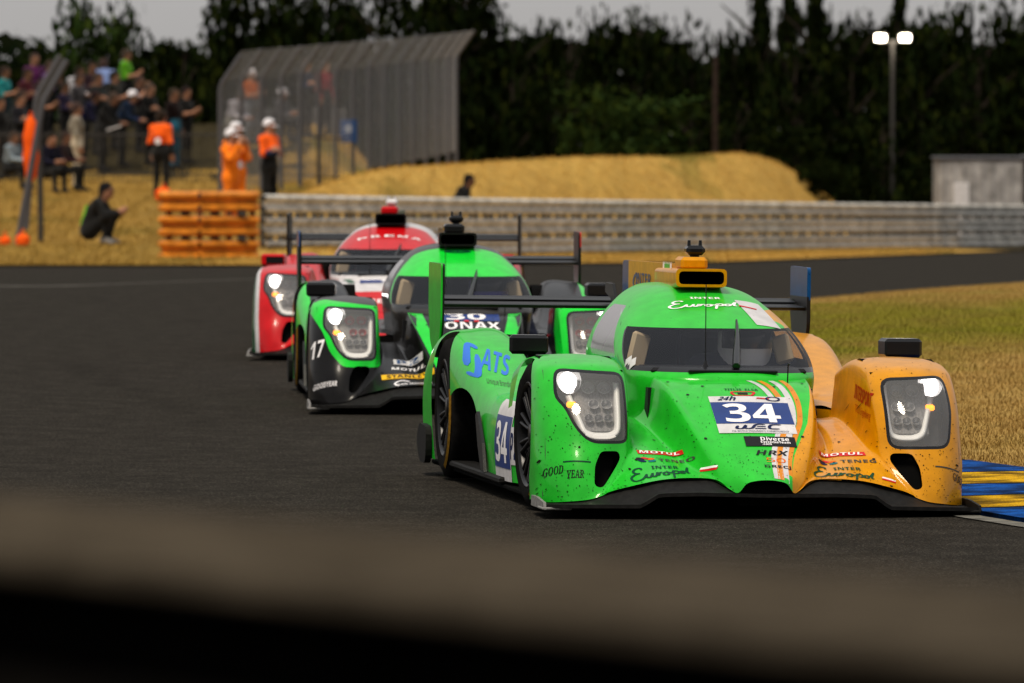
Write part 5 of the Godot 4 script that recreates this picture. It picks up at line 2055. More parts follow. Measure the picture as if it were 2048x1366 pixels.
func make_car(pose: Vector3, no: int) -> Node3D:
	# pose: x of the nose, its distance, heading in degrees
	var a := deg_to_rad(pose.z)
	var labels := ["lime green and orange prototype race car number 34 leading the pack", "black and green prototype race car number 30 following the lime one", "red and white prototype race car running last behind the black one"]
	var car := thing("race_car", labels[no], "race car", Vector3(pose.x - 0.98 * sin(a), 0.0, -pose.y - 0.98 * cos(a)), a, "prototype race cars")
	car.rotation.z = deg_to_rad(-0.75 if no == 0 else -0.2)
	var skin: Soup = shape.skin
	var body := []
	var xb := func(z: float) -> float: return table([-0.45, 0.0, 0.25, 0.48, 0.62, 0.75, 0.86, 0.95], [0.36, 0.334, 0.30, 0.252, 0.20, 0.150, 0.125, 0.112], z)
	var lower: Material = M.carbon
	var roof: Material = [M.green, M.green2, M.red][no]
	var rearm: Material = [M.green, M.black_paint, M.red][no]
	if no == 0:
		var c := skin.cut(func(v: Vector3): return v.x - xb.call(v.z))
		body = [[c[1], M.green], [c[0], M.orange]]
	elif no == 1:
		var gl := rounded([Vector2(-0.945, 0.672), Vector2(-0.52, 0.622), Vector2(-0.525, 0.268), Vector2(-0.755, 0.272), Vector2(-0.83, 0.36), Vector2(-0.865, 0.47), Vector2(-0.95, 0.60)], 0.03)
		var gr := PackedVector2Array()
		for v in gl:
			gr.append(Vector2(-v.x, v.y))
		var c := skin.cut(func(v: Vector3):
			if v.z < 0.15 or absf(v.x) < 0.5:
				return -0.3
			return -minf(poly_distance(gl, Vector2(v.x, v.y)), poly_distance(gr, Vector2(v.x, v.y))))
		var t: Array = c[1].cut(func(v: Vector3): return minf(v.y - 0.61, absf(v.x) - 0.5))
		body = [[c[0], M.green2], [t[0], M.ash_paint_and_sheen], [t[1], M.black_paint]]  # grey pod tops: sky reflection put into the paint colour
	else:
		var c := skin.cut(func(v: Vector3): return absf(v.x) - 0.925 + 0.05 * maxf(0.0, 0.3 - v.y))
		var c2: Array = c[1].cut(func(v: Vector3): return absf(v.x) - 0.895 + 0.06 * maxf(0.0, 0.3 - v.y))
		var c3: Array = c2[1].cut(func(v: Vector3): return minf(0.36 - absf(v.x), 0.28 - v.z))
		body = [[c[0], M.dark_green], [c2[0], M.white_paint], [c3[0], M.white_paint], [c3[1], M.red]]
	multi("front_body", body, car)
	for k in ["l", "r"]:
		var v := Soup.new()
		for i in shape["vent" + k].p.size():
			v.p.append(shape["vent" + k].p[i] - shape["vent" + k].n[i] * 0.05)
			v.n.append(shape["vent" + k].n[i])
			v.c.append(Color.WHITE)
		part("duct", v, M.void_black, car)
	for side in [-1.0, 1.0]:
		headlight(car, side, no == 1)
	# cabin
	var cab: Array
	if no == 0:
		var c: Array = shape.cabin.cut(func(v: Vector3): return minf(v.x - 0.335 + maxf(0.0, v.y - 0.80) * 2.5, -0.30 - v.z) if v.y < 0.86 else -0.1)
		cab = [[c[1], M.green], [c[0], M.amber]]
	else:
		var c: Array = shape.cabin.cut(func(v: Vector3): return minf(v.z - shape.za.call(v.y) + 0.03, v.y - 0.62))
		cab = [[c[0], roof], [c[1], M.ash_paint_and_sheen if no == 1 else M.white_paint]]
	multi("cabin", cab, car)
	part("door_seam", shape.seam, M.ink_black, car)
	part("shut_line", shape.shut, M.ink_grey if no == 0 else M.ink_black, car)
	part("cabin_lining", shape.lining, M.void_black, car)
	part("windscreen", shape.screen, M.glass, car)
	part("windscreen_border", shape.frit, M.gloss_black, car)
	var dl: Array = shape.door_glass.cut(func(v: Vector3): return v.x)
	part("door_window", dl[0], M.side_glass, car)
	part("door_window", dl[1], M.side_glass, car)
	# body behind the wheels
	var rb: Array
	if no == 0:
		var c: Array = shape.rear.cut(func(v: Vector3): return v.x - 0.12)
		rb = [[c[1], M.green], [c[0], M.orange]]
	elif no == 1:
		var c: Array = shape.rear.cut(func(v: Vector3): return absf(v.x) - 0.86)
		rb = [[c[1], M.black_paint], [c[0], M.green2]]
	else:
		rb = [[shape.rear, rearm]]
	multi("rear_body", rb, car)
	var cf: Array = shape.cap.cut(func(v: Vector3): return v.x)
	multi("pod_front", [[cf[0], [M.orange, M.black_paint, M.red][no]], [cf[1], [M.green, M.black_paint, M.red][no]]], car)
	# splitter
	var bx := [0.0, 0.12, 0.162, 0.235, 0.42, 0.60, 0.66, 0.74, 0.82, 0.905, 0.94]
	var by := [0.110, 0.110, 0.130, 0.172, 0.165, 0.125, 0.105, 0.072, 0.060, 0.05, 0.05]
	var bz := [0.93, 0.93, 0.90, 0.862, 0.845, 0.81, 0.775, 0.75, 0.72, 0.60, 0.48]
	var lx := [0.0, 0.30, 0.47, 0.545, 0.80, 0.95]
	var ly := [0.110, 0.114, 0.108, 0.058, 0.054, 0.052]
	var lz := [0.985, 0.985, 0.965, 0.94, 0.89, 0.85]
	var sp := Soup.new()
	var rows := []
	for i in 77:
		var x := lerpf(-0.95, 0.95, i / 76.0)
		var e := absf(x)
		var b := Vector3(x, table(bx, by, e) - 0.004, table(bx, bz, e) - 0.025)
		var l := Vector3(x, table(lx, ly, e), table(lx, lz, e))
		rows.append(PackedVector3Array([b, b.lerp(l, 0.35) + Vector3(0, -0.006, 0), b.lerp(l, 0.75) + Vector3(0, -0.010, 0), l]))
	sp.grid(rows)
	for i in sp.n.size():
		if sp.n[i].y < 0:
			sp.n[i] = -sp.n[i]
	for i in 76:
		var p0: Vector3 = rows[i][3]
		var p1: Vector3 = rows[i + 1][3]
		var d := Vector3(0, -0.016, 0)
		sp.quad(p0, p0 + d, p1 + d, p1)
		sp.quad(p0 + d, p1 + d, Vector3(p1.x, p1.y - 0.02, 0.35), Vector3(p0.x, p0.y - 0.02, 0.35))
	part("splitter", sp, M.carbon_dull, car)
	for side in [-1.0, 1.0]:
		var s := Soup.new()
		s.prism(PackedVector2Array([Vector2(0.45, 0.03), Vector2(0.86, 0.03), Vector2(0.85, 0.06), Vector2(0.62, 0.075), Vector2(0.45, 0.075)]), Vector3(side * 0.953, 0, 0), Basis(Vector3(0, 0, 1), Vector3.UP, Vector3(-1, 0, 0)), 0.012)
		s.box(Vector3(side * 0.90, 0.034, 0.78), Vector3(0.13, 0.012, 0.16), Basis.IDENTITY, 0.004)
		part("splitter_corner", s, M.scuffed if side < 0 else M.carbon_dull, car)
	# floor, keel and the dark space inside
	var fl := Soup.new()
	fl.box(Vector3(0, 0.048, -1.55), Vector3(1.80, 0.022, 4.3), Basis.IDENTITY, 0.006)
	fl.box(Vector3(0, 0.24, -1.2), Vector3(0.66, 0.34, 2.2))
	fl.box(Vector3(0, 0.30, -2.9), Vector3(0.50, 0.45, 1.3))
	fl.box(Vector3(0, 0.10, 0.80), Vector3(0.24, 0.09, 0.18))
	part("floor", fl, M.void_black, car)
	for side in [-1.0, 1.0]:
		var s := Soup.new()
		for w in [[0.0, 0.325, 0.345, 0.56, 0.885], [-3.005, 0.338, 0.35, 0.56, 0.80]]:
			var g := []
			for k in 17:
				var an := lerpf(-0.35, PI + 0.35, k / 16.0)
				g.append(PackedVector3Array([Vector3(side * w[3], w[1] + sin(an) * w[2], w[0] + cos(an) * w[2]), Vector3(side * w[4], w[1] + sin(an) * w[2], w[0] + cos(an) * w[2])]))
			s.grid(g)
			s.box(Vector3(side * w[3], 0.34, w[0]), Vector3(0.02, 0.56, 0.70))
		part("wheel_liner", s, M.void_black, car)
		# dark scooped side panel ahead of the rear wheel
		s = Soup.new()
		s.box(Vector3(side * 0.60, 0.26, -2.2), Vector3(0.04, 0.36, 1.2), Basis(Vector3.UP, side * 0.14), 0.01)
		s.box(Vector3(side * 0.86, 0.075, -1.9), Vector3(0.12, 0.03, 1.9), Basis.IDENTITY, 0.008)
		part("side_scoop", s, M.carbon_dull, car)
		s = Soup.new()
		s.prism(PackedVector2Array([Vector2(-1.62, 0.10), Vector2(-1.50, 0.09), Vector2(-1.58, 0.22), Vector2(-1.78, 0.36), Vector2(-1.84, 0.34), Vector2(-1.74, 0.20)]), Vector3(side * 0.915, 0, 0), Basis(Vector3(0, 0, 1), Vector3.UP, Vector3(-1, 0, 0)), 0.014)
		part("turning_vane", s, M.carbon, car)
		s = Soup.new()
		s.prism(rounded([Vector2(-3.38, 0.05), Vector2(-3.36, 0.23), Vector2(-3.66, 0.24), Vector2(-3.76, 0.15), Vector2(-3.62, 0.05)], 0.07), Vector3(side * 0.955, 0, 0), Basis(Vector3(0, 0, 1), Vector3.UP, Vector3(-1, 0, 0)), 0.03)
		part("wheel_fairing", s, M.carbon_dull, car)
		# wheels
		for w in [[shape.wheel_f, 0.0, 0.325, 0.785], [shape.wheel_r, -3.005, 0.338, 0.782]]:
			var wh := Node3D.new()
			wh.name = "wheel"
			car.add_child(wh, true)
			wh.position = Vector3(side * w[3], w[2] - 0.004, w[1])
			wh.rotation.y = 0.0 if side > 0 else PI
			if w[1] == 0.0:
				wh.rotation.y += deg_to_rad(3.0)
			part("tyre", w[0].tyre, M.rubber, wh)
			part("sidewall_print", w[0].ring, M.tyre_print, wh)
			part("rim", w[0].rim, M.rim, wh)
			part("brake_disc", w[0].disc, M.disc, wh)
		# mirrors
		s = Soup.new()
		s.box(Vector3(side * 0.845, 0.705, -0.56), Vector3(0.175, 0.086, 0.13), Basis(Vector3.UP, side * 0.12), 0.014)
		var mi := part("mirror", s, M.gloss_black if no < 2 else M.red, car)
		s = Soup.new()
		s.tube([Vector3(side * 0.83, 0.58, -0.50), Vector3(side * 0.835, 0.67, -0.55)], [0.026, 0.02], 8)
		part("stalk", s, M.carbon, mi)
		s = Soup.new()
		s.box(Vector3(side * 0.845, 0.703, -0.492) + Vector3(side * -0.008, 0, 0), Vector3(0.13, 0.052, 0.004), Basis(Vector3.UP, side * 0.12))
		part("mirror_shell", s, M.gloss_black, mi)
	# rear wing
	part("rear_wing", foil(-3.40, 0.822, 0.30, 0.026, -0.012, 0.05, 0.885), M.carbon, car)
	part("wing_flap", foil(-3.67, 0.842, 0.14, 0.012, -0.006, 0.12, 0.885), M.carbon, car)
	for side in [-1.0, 1.0]:
		var s := Soup.new()
		var ep := rounded([Vector2(-3.36, 1.018), Vector2(-3.86, 1.018), Vector2(-3.86, 0.80), Vector2(-3.78, 0.64), Vector2(-3.62, 0.56), Vector2(-3.46, 0.56), Vector2(-3.36, 0.74)], 0.02)
		s.prism(ep, Vector3(side * 0.897, 0, 0), Basis(Vector3(0, 0, 1), Vector3.UP, Vector3(-1, 0, 0)), 0.018)
		var c := s.cut(func(v: Vector3): return v.x * side - 0.898)
		var top: Array = c[0].cut(func(v: Vector3): return v.y - (0.86 if no == 0 and side > 0 else (0.50 if no == 0 else 0.92)))
		var tint: Material = M.green if no == 0 and side < 0 else (M.fin_blue if side > 0 and no == 0 else (M.red if side > 0 and no == 1 else (M.fin_blue if no == 1 else M.carbon)))
		var inner: Array = c[1].cut(func(v: Vector3): return v.y - 0.875)
		multi("endplate", [[top[0], tint], [top[1], M.carbon], [inner[0], M.fin_blue if no == 0 and side > 0 else M.carbon], [inner[1], M.carbon]], car)
		s = Soup.new()
		s.prism(PackedVector2Array([Vector2(-2.95, 0.60), Vector2(-3.10, 0.60), Vector2(-3.44, 0.86), Vector2(-3.62, 0.885), Vector2(-3.62, 0.93), Vector2(-3.38, 0.93)]), Vector3(side * 0.06, 0, 0), Basis(Vector3(0, 0, 1), Vector3.UP, Vector3(-1, 0, 0)), 0.014)
		part("wing_pylon", s, M.carbon, car)
	# fin along the spine
	var fin := Soup.new()
	fin.prism(PackedVector2Array([Vector2(-1.45, 0.96), Vector2(-2.2, 0.80), Vector2(-3.36, 0.66), Vector2(-3.42, 0.72), Vector2(-3.42, 1.032), Vector2(-3.38, 1.045), Vector2(-2.2, 1.052), Vector2(-1.45, 1.06)]), Vector3.ZERO, Basis(Vector3(0, 0, 1), Vector3.UP, Vector3(-1, 0, 0)), 0.022)
	if no == 0:
		var c := fin.cut(func(v: Vector3): return v.z + 3.22)
		multi("engine_fin", [[c[0], M.amber], [c[1], M.fin_blue]], car)
	else:
		part("engine_fin", fin, [M.green, M.ash_paint_and_sheen, M.dark_green][no], car)
	# roof intake: hollow mouth fading into the spine
	var outer := []
	var inside := []
	for i in 9:
		var t := i / 8.0
		var z := lerpf(-0.98, -2.1, t)
		var w := lerpf(0.117, 0.05, pow(t, 1.4))
		var y1 := lerpf(1.045, 1.03, t)
		var y0 := lerpf(0.962, 0.86, t)
		outer.append([w, y0, y1, z])
	for q in outer:
		inside.append([q[0] - 0.013, q[1] + 0.012, q[2] - 0.012, q[3]])
	var ring := func(q: Array) -> PackedVector3Array:
		var r := rounded([Vector2(-q[0], q[1]), Vector2(q[0], q[1]), Vector2(q[0], q[2]), Vector2(-q[0], q[2])], 0.022, 4)
		var o := PackedVector3Array()
		for v in r:
			o.append(Vector3(v.x, v.y, q[3]))
		o.append(o[0])
		return o
	var sc := Soup.new()
	var g := []
	for q in outer:
		g.append(ring.call(q))
	sc.grid(g, false, true)
	orient(sc, func(v): return Vector3(0, 1.0, v.z))
	var g0: PackedVector3Array = g[0]
	var i0: PackedVector3Array = ring.call(inside[0])
	for k in g0.size() - 1:
		sc.quad(g0[k], g0[k + 1], i0[k + 1], i0[k])
	part("roof_intake", sc, [M.orange, M.gloss_black, M.gloss_black][no], car)
	var throat := Soup.new()
	g = []
	for q in inside.slice(0, 4):
		g.append(ring.call(q))
	throat.grid(g, false, true)
	throat.quad(Vector3(-0.1, 0.96, -1.25), Vector3(0.1, 0.96, -1.25), Vector3(0.1, 1.04, -1.25), Vector3(-0.1, 1.04, -1.25))
	part("intake_throat", throat, M.void_black, car)
	# camera on its pedestal
	var s := Soup.new()
	s.box(Vector3(-0.015, 1.066, -1.20), Vector3(0.125, 0.06, 0.20), Basis.IDENTITY, 0.015)
	part("camera_plinth", s, [M.orange, M.gloss_black, M.red][no], car)
	s = Soup.new()
	s.tube([Vector3(0, 1.09, -1.20), Vector3(0, 1.112, -1.20)], 0.022, 10)
	s.box(Vector3(0, 1.126, -1.20), Vector3(0.088, 0.046, 0.10), Basis.IDENTITY, 0.016)
	for side in [-1.0, 1.0]:
		s.tube([Vector3(side * 0.026, 1.145, -1.20), Vector3(side * 0.026, 1.172, -1.20)], [0.009, 0.007], 8)
	part("roof_camera", s, M.gloss_black if no < 2 else M.plate_white, car)
	# aerial, wiper, pitot
	s = Soup.new()
	s.tube([Vector3(-0.115, 0.62, -0.09), Vector3(-0.115, 0.65, -0.09)], [0.016, 0.006], 10)
	s.tube([Vector3(-0.115, 0.64, -0.09), Vector3(-0.115, 0.99, -0.10)], 0.0024, 6)
	part("aerial", s, M.gloss_black, car)
	s = Soup.new()
	var wp := []
	for q in [[0.015, 0.612, 0.02], [0.035, 0.66, 0.0], [0.07, 0.74, 0.0], [0.095, 0.81, 0.0]]:
		var r: Array = shape.cabin_view.at(q[0], cv(q[0], q[1], table([0.6, 0.66, 0.73, 0.80], [-0.01, -0.16, -0.34, -0.55], q[1])).y)
		wp.append((r[1] + r[2] * 0.02) if r[0] else Vector3(q[0], q[1], -0.2))
	s.tube(wp, [0.018, 0.018, 0.012, 0.005], 6)
	part("wiper", s, M.gloss_black, car)
	s = Soup.new()
	s.tube([Vector3(0.235, 0.545, 0.03), Vector3(0.237, 0.64, 0.03), Vector3(0.238, 0.648, 0.045), Vector3(0.238, 0.642, 0.06)], 0.0032, 6)
	part("pitot_tube", s, M.gloss_black, car)
	# inside the cabin
	s = Soup.new()
	s.box(Vector3(0, 0.604, -0.37), Vector3(0.70, 0.028, 0.46), Basis.IDENTITY, 0.012)
	s.box(Vector3(0, 0.45, -0.75), Vector3(0.74, 0.16, 1.3))
	part("dashboard", s, M.ink_black, car)
	s = Soup.new()
	s.box(Vector3(0.15, 0.56, -1.28), Vector3(0.42, 0.46, 0.12), Basis(Vector3.RIGHT, 0.35), 0.03)
	s.box(Vector3(0, 0.66, -1.45), Vector3(0.56, 0.34, 0.04))
	part("seat", s, M.ink_black, car)
	s = Soup.new()
	s.box(Vector3(-0.335, 0.675, -0.66), Vector3(0.10, 0.17, 0.03), Basis(Vector3.UP, 0.5) * Basis(Vector3.BACK, -0.28), 0.012)
	part("beige_reflection", s, M.beige, car)  # beige slabs added in place of reflections in the windscreen
	s = Soup.new()
	s.box(Vector3(0.335, 0.69, -0.72), Vector3(0.085, 0.13, 0.03), Basis(Vector3.UP, -0.5) * Basis(Vector3.BACK, 0.28), 0.012)
	part("beige_reflection", s, M.beige, car)
	s = Soup.new()
	s.box(Vector3(0.0, 0.606, -0.035), Vector3(0.40, 0.014, 0.03), Basis.IDENTITY, 0.004)
	part("scuttle", s, M.gloss_black, car)
	if no == 2:
		part("nose_panel", put_on(shape.top_view, rect_flat(0.34, 0.26, 10, 10), Vector2(0, -0.47), 0, 0.0024), M.red, car)
	decals(car, no)
	flecks(car, no)
	driver(car, no)
	return car

func driver(car: Node3D, no: int) -> void:
	var dk := Color(0.02, 0.025, 0.05)
	var labels := ["driver in a white helmet sitting in the lime and orange car", "driver in a blue helmet sitting in the black and green car", "driver in a dark helmet sitting in the red car"]
	var at := car.transform * Vector3(0.185, 0.06, -0.66)
	var p := person("drive", [dk, dk, dk, dk, dk, dk], labels[no], at, car.rotation.y)
	p.rotation.z = car.rotation.z
	var h := Vector3(0, 0.655, -0.21)
	var hc := Color(0.93, 0.92, 0.93) if no == 0 else (Color(0.25, 0.22, 0.62) if no == 1 else Color(0.05, 0.05, 0.07))
	var s := Soup.new()
	s.lathe([Vector2(0.095, -0.135), Vector2(0.122, -0.10), Vector2(0.130, -0.03), Vector2(0.128, 0.03), Vector2(0.108, 0.085), Vector2(0.065, 0.122), Vector2(0.001, 0.135)], h, Basis.IDENTITY.scaled(Vector3(0.95, 1, 1.08)), 26)
	var hm := part("helmet", s, mat(hc, 0.25), p)
	var v := []
	for k in 15:
		var an := lerpf(-1.15, 1.15, k / 14.0)
		var row := PackedVector3Array()
		for q in [[-0.035, 0.131], [0.0, 0.133], [0.035, 0.130], [0.060, 0.120]]:
			row.append(h + Vector3(sin(an) * q[1] * 0.96, q[0] + 0.01, cos(an) * q[1] * 1.09))
		v.append(row)
	s = Soup.new()
	s.grid(v)
	orient(s, func(_p): return h)
	part("visor", s, M.gloss_black, hm)

func decal(car: Node3D, called: String, s: Soup, m: Material) -> void:
	if s.p.size():
		part(called, s, m, car)

func sponsor_block(car: Node3D, side: float, ink: Material) -> void:
	# panel between nose and wheel pod: oil maker, lender, script and flag
	var F: Projector = shape.front_view
	var x0 := -0.398 if side < 0 else 0.405
	var t := -0.02 * side
	decal(car, "sponsor_plate", put_on(F, rect_flat(0.205, 0.026, 8, 3, -0.1), fv(x0 - 0.005, 0.283, 0.56), t), M.ink_red)
	decal(car, "lettering", put_on(F, text_flat("MOTUL", 0.019, 0.185, 0.25), fv(x0 - 0.005, 0.283, 0.56), t, 0.0048), M.ink_white)
	decal(car, "lettering", put_on(F, text_flat("TENEO" if side < 0 else "TENEG", 0.020, 0.155), fv(x0 + 0.055, 0.247, 0.625), t, 0.003), M.ink_grey)
	var petals := [[-0.035, 0.006, M.ink_black], [-0.012, 0.010, M.ink_red], [0.012, 0.006, M.ink_orange], [-0.028, -0.008, M.ink_navy], [0.016, -0.008, M.ink_teal]]
	for q in petals:
		var pl := PackedVector2Array()
		for k in 10:
			var a0 := TAU * k / 10.0
			var a1 := TAU * (k + 1) / 10.0
			pl.append_array([Vector2.ZERO, Vector2(cos(a0) * 0.019, sin(a0) * 0.007), Vector2(cos(a1) * 0.019, sin(a1) * 0.007)])
		decal(car, "sponsor_mark", put_on(F, pl, fv(x0 - 0.07, 0.245, 0.625) + Vector2(q[0], q[1]), 0.2 * signf(q[0])), q[2])
	decal(car, "lettering", put_on(F, text_flat("INTER", 0.020, 0.118), fv(x0 - 0.008, 0.214, 0.70), t, 0.003), ink)
	decal(car, "script_lettering", put_on(F, script_word(Vector2(0.052, 0.043)), fv(x0 - 0.03, 0.180, 0.755), 0.10 if side < 0 else -0.13, 0.003), ink)
	var fx := x0 + (0.175 if side < 0 else 0.168)
	var fy := 0.208 if side < 0 else 0.170
	decal(car, "flag", put_on(F, rect_flat(0.062, 0.010, 5, 2, 0.4), fv(fx, fy, 0.755) + Vector2(0, 0.005), -0.22), M.ink_white)
	decal(car, "flag", put_on(F, rect_flat(0.062, 0.011, 5, 2, 0.4), fv(fx, fy, 0.755) + Vector2(-0.002, -0.005), -0.22), M.ink_red)

func decals(car: Node3D, no: int) -> void:
	var F: Projector = shape.front_view
	var T: Projector = shape.top_view
	var C: Projector = shape.cabin_view
	if no == 0:
		# stripes on the right half of the nose
		var zz := [-0.10, 0.10, 0.30, 0.48, 0.62, 0.75, 0.86, 0.94]
		decal(car, "nose_stripe", ribbon(T, [0.005, 0.095, 0.135, 0.135, 0.095, 0.062, 0.050, 0.046], zz, 0.025), M.white_paint)
		decal(car, "nose_stripe", ribbon(T, [0.065, 0.135, 0.165, 0.160, 0.118, 0.085, 0.070, 0.064], zz, 0.026), M.stripe_orange)
		decal(car, "nose_stripe", ribbon(T, [0.13, 0.186, 0.205, 0.188, 0.145, 0.110, 0.092, 0.085], zz, 0.028), M.white_paint)
		decal(car, "nose_stripe", ribbon(T, [0.19, 0.228, 0.238, 0.217, 0.172, 0.132, 0.112, 0.104], zz, 0.024, 0.0018), M.stripe_orange)
		# number plate: white head and foot, blue field
		decal(car, "number_plate", put_on(T, rect_flat(0.345, 0.335, 16, 14), Vector2(0.018, -0.415), 0, 0.0034), M.plate_white)
		decal(car, "number_plate", put_on(T, rect_flat(0.345, 0.195, 16, 10), Vector2(0.018, -0.405), 0, 0.0048), M.plate_blue)
		decal(car, "race_number", put_on(T, text_flat("34", 0.168, 0.245), Vector2(0.016, -0.408), 0, 0.0064), M.ink_white)
		decal(car, "lettering", put_on(T, text_flat("24", 0.034, 0.045, 0.5), Vector2(-0.088, -0.275), 0, 0.0064), M.ink_navy)
		decal(car, "lettering", put_on(T, text_flat("h", 0.040, 0.026, 0.4), Vector2(-0.048, -0.274), 0, 0.0064), M.ink_navy)
		decal(car, "sponsor_mark", put_on(T, rect_flat(0.055, 0.010, 4, 2, 0.5), Vector2(0.085, -0.272), -0.1, 0.0064), M.ink_red)
		decal(car, "sponsor_mark", put_on(T, stroke_flat([[Vector2(0.03, 0), Vector2(0.015, 0.016), Vector2(-0.015, 0.016), Vector2(-0.03, 0), Vector2(-0.015, -0.016), Vector2(0.015, -0.016), Vector2(0.03, 0)]], 0.004, Vector2.ONE), Vector2(0.13, -0.275), 0, 0.0066), M.ink_navy)
		decal(car, "script_lettering", put_on(T, stroke_flat([[Vector2(-1.6, 0.2), Vector2(-1.75, -0.3), Vector2(-1.3, -0.35), Vector2(-1.0, 0.3), Vector2(-1.1, -0.3), Vector2(-0.6, -0.3), Vector2(-0.2, 0.45), Vector2(0.5, 0.5)], [Vector2(-0.4, -0.35), Vector2(0.1, -0.35), Vector2(0.5, -0.35)], [Vector2(-0.2, 0.08), Vector2(0.2, 0.08), Vector2(0.5, 0.08)], [Vector2(1.7, 0.5), Vector2(1.0, 0.45), Vector2(0.75, 0.0), Vector2(0.85, -0.35), Vector2(1.5, -0.35)]], 0.10, Vector2(0.058, 0.042)), Vector2(0.03, -0.533), 0, 0.0064), M.ink_navy)
		decal(car, "lettering", put_on(T, text_flat("FIA WORLD ENDURANCE CHAMPIONSHIP", 0.014, 0.25, 0.0, false), Vector2(0.03, -0.570), 0, 0.0064), M.ink_navy)
		# sponsors down the nose
		decal(car, "sponsor_plate", put_on(T, rect_flat(0.225, 0.078, 10, 5), Vector2(0.06, -0.650), 0, 0.0036), M.ink_black)
		decal(car, "lettering", put_on(T, text_flat("Diverse", 0.030, 0.125), Vector2(0.082, -0.632), 0, 0.0052), M.ink_white)
		decal(car, "lettering", put_on(T, text_flat("ExtremeTeam", 0.017, 0.13), Vector2(0.082, -0.658), 0, 0.0052), M.ink_white)
		decal(car, "lettering", put_on(T, text_flat(".com", 0.012, 0.04), Vector2(0.042, -0.676), 0, 0.0052), M.ink_white)
		decal(car, "lettering", put_on(T, text_flat("HRX", 0.036, 0.135, 0.35), Vector2(0.055, -0.740), 0, 0.0042), M.ink_black)
		decal(car, "lettering", put_on(T, text_flat("50", 0.034, 0.085, 0.0, false), Vector2(0.062, -0.798), 0, 0.0042), M.ink_orange)
		decal(car, "lettering", put_on(T, text_flat("GRECJ", 0.026, 0.115), Vector2(0.062, -0.850), 0, 0.0042), M.ink_black)
		# crest above the plate
		decal(car, "crest", put_on(T, stroke_flat([[Vector2(-0.05, 0.018), Vector2(-0.044, -0.008), Vector2(-0.03, -0.022), Vector2(0.03, -0.022), Vector2(0.044, -0.008), Vector2(0.05, 0.018), Vector2(0.0, 0.021), Vector2(-0.05, 0.018)]], 0.005, Vector2.ONE), Vector2(0.005, -0.215), 0, 0.003), M.ink_red)
		decal(car, "crest", put_on(T, rect_flat(0.045, 0.018, 3, 2), Vector2(0.005, -0.216), 0, 0.003), M.ink_black)
		decal(car, "lettering", put_on(T, text_flat("TITLIS  ELSA", 0.022, 0.15), Vector2(0.005, -0.168), 0, 0.003), M.ink_forest)
		sponsor_block(car, -1.0, M.ink_forest)
		sponsor_block(car, 1.0, M.ink_forest)
		# tyre maker low on the pods
		decal(car, "lettering", put_on(F, text_flat("GOOD", 0.036, 0.075, 0.0, true, true), fv(-0.885, 0.182, 0.60), -0.10), M.ink_black)
		decal(car, "lettering", put_on(F, text_flat("YEAR", 0.036, 0.072, 0.0, true, true), fv(-0.80, 0.172, 0.68), -0.08), M.ink_black)
		decal(car, "lettering", put_on(F, text_flat("GOOD", 0.036, 0.068, 0.0, true, true), fv(0.905, 0.158, 0.58), 0.0), M.ink_black)
		# panel joint across each pod
		decal(car, "panel_joint", put_on(F, rect_flat(0.115, 0.006, 8, 1), fv(-0.79, 0.232, 0.68), -0.09), M.ink_forest)
		decal(car, "panel_joint", put_on(F, rect_flat(0.125, 0.006, 8, 1), fv(0.845, 0.215, 0.66), 0.03), M.ink_grey)
		# inner side of the orange pod
		var W := Projector.new(shape.skin, Basis(Vector3(0, 0, 1), Vector3.UP, Vector3(-1, 0, 0)), func(v): return v.x > 0.47 and v.x < 0.62 and v.y > 0.33)
		decal(car, "lettering", put_on(W, text_flat("INTERSPORT", 0.062, 0.33), Vector2(0.28, 0.515), -0.10), M.ink_rust)
		decal(car, "lettering", put_on(W, text_flat("TITLIS Engelberg", 0.042, 0.30, 0.0, false), Vector2(0.30, 0.440), -0.10), M.ink_rust)
		# roof
		decal(car, "script_lettering", put_on(C, script_word(Vector2(0.062, 0.040)), cv(-0.015, 0.875, -0.80), 0.03, 0.003), M.ink_white)
		decal(car, "lettering", put_on(C, text_flat("INTER", 0.020, 0.14), cv(0.005, 0.910, -0.90), 0.0, 0.003), M.ink_white)
		decal(car, "roof_patch", put_on(C, rect_flat(0.115, 0.25, 8, 12, -0.22), cv(0.222, 0.848, -0.74), 0.0, 0.0024), M.white_paint)
		decal(car, "flag", put_on(C, rect_flat(0.082, 0.011, 5, 2), cv(0.185, 0.872, -0.80), -0.22, 0.0045), M.ink_red)
		# scrutineering marks beside the screen
		for q in [[-0.437, 0.660, M.plate_white], [-0.425, 0.625, M.plate_white]]:
			decal(car, "sticker", put_on(C, rect_flat(0.022, 0.05, 2, 3, 0.2), cv(q[0] + 0.025, q[1], -0.36), 0.0, 0.004), q[2])
		# rear fender
		var R: Projector = shape.rear_view
		var ats := text_flat("ATS", 0.098, 0.115, 0.30)
		decal(car, "lettering", put_on(R, ats, Vector2(-0.775, 0.575), -0.30), M.ink_blue)
		decal(car, "sponsor_mark", put_on(R, stroke_flat([[Vector2(0.022, 0.06), Vector2(-0.018, 0.062), Vector2(-0.032, -0.03)], [Vector2(0.012, 0.03), Vector2(0.002, -0.06), Vector2(-0.03, -0.062)]], 0.010, Vector2.ONE), Vector2(-0.862, 0.578), -0.22), M.ink_blue)
		decal(car, "lettering", put_on(R, text_flat("Unique Branding", 0.030, 0.105, 0.2, false), Vector2(-0.80, 0.485), -0.14), M.ink_grey)
		# side number
		var L: Projector = shape.flank_view
		decal(car, "number_plate", put_on(L, rect_flat(0.46, 0.36, 10, 12), Vector2(-1.0, 0.255), 0, 0.003), M.plate_white)
		decal(car, "number_plate", put_on(L, rect_flat(0.44, 0.235, 10, 10), Vector2(-1.0, 0.25), 0, 0.0045), M.plate_blue)
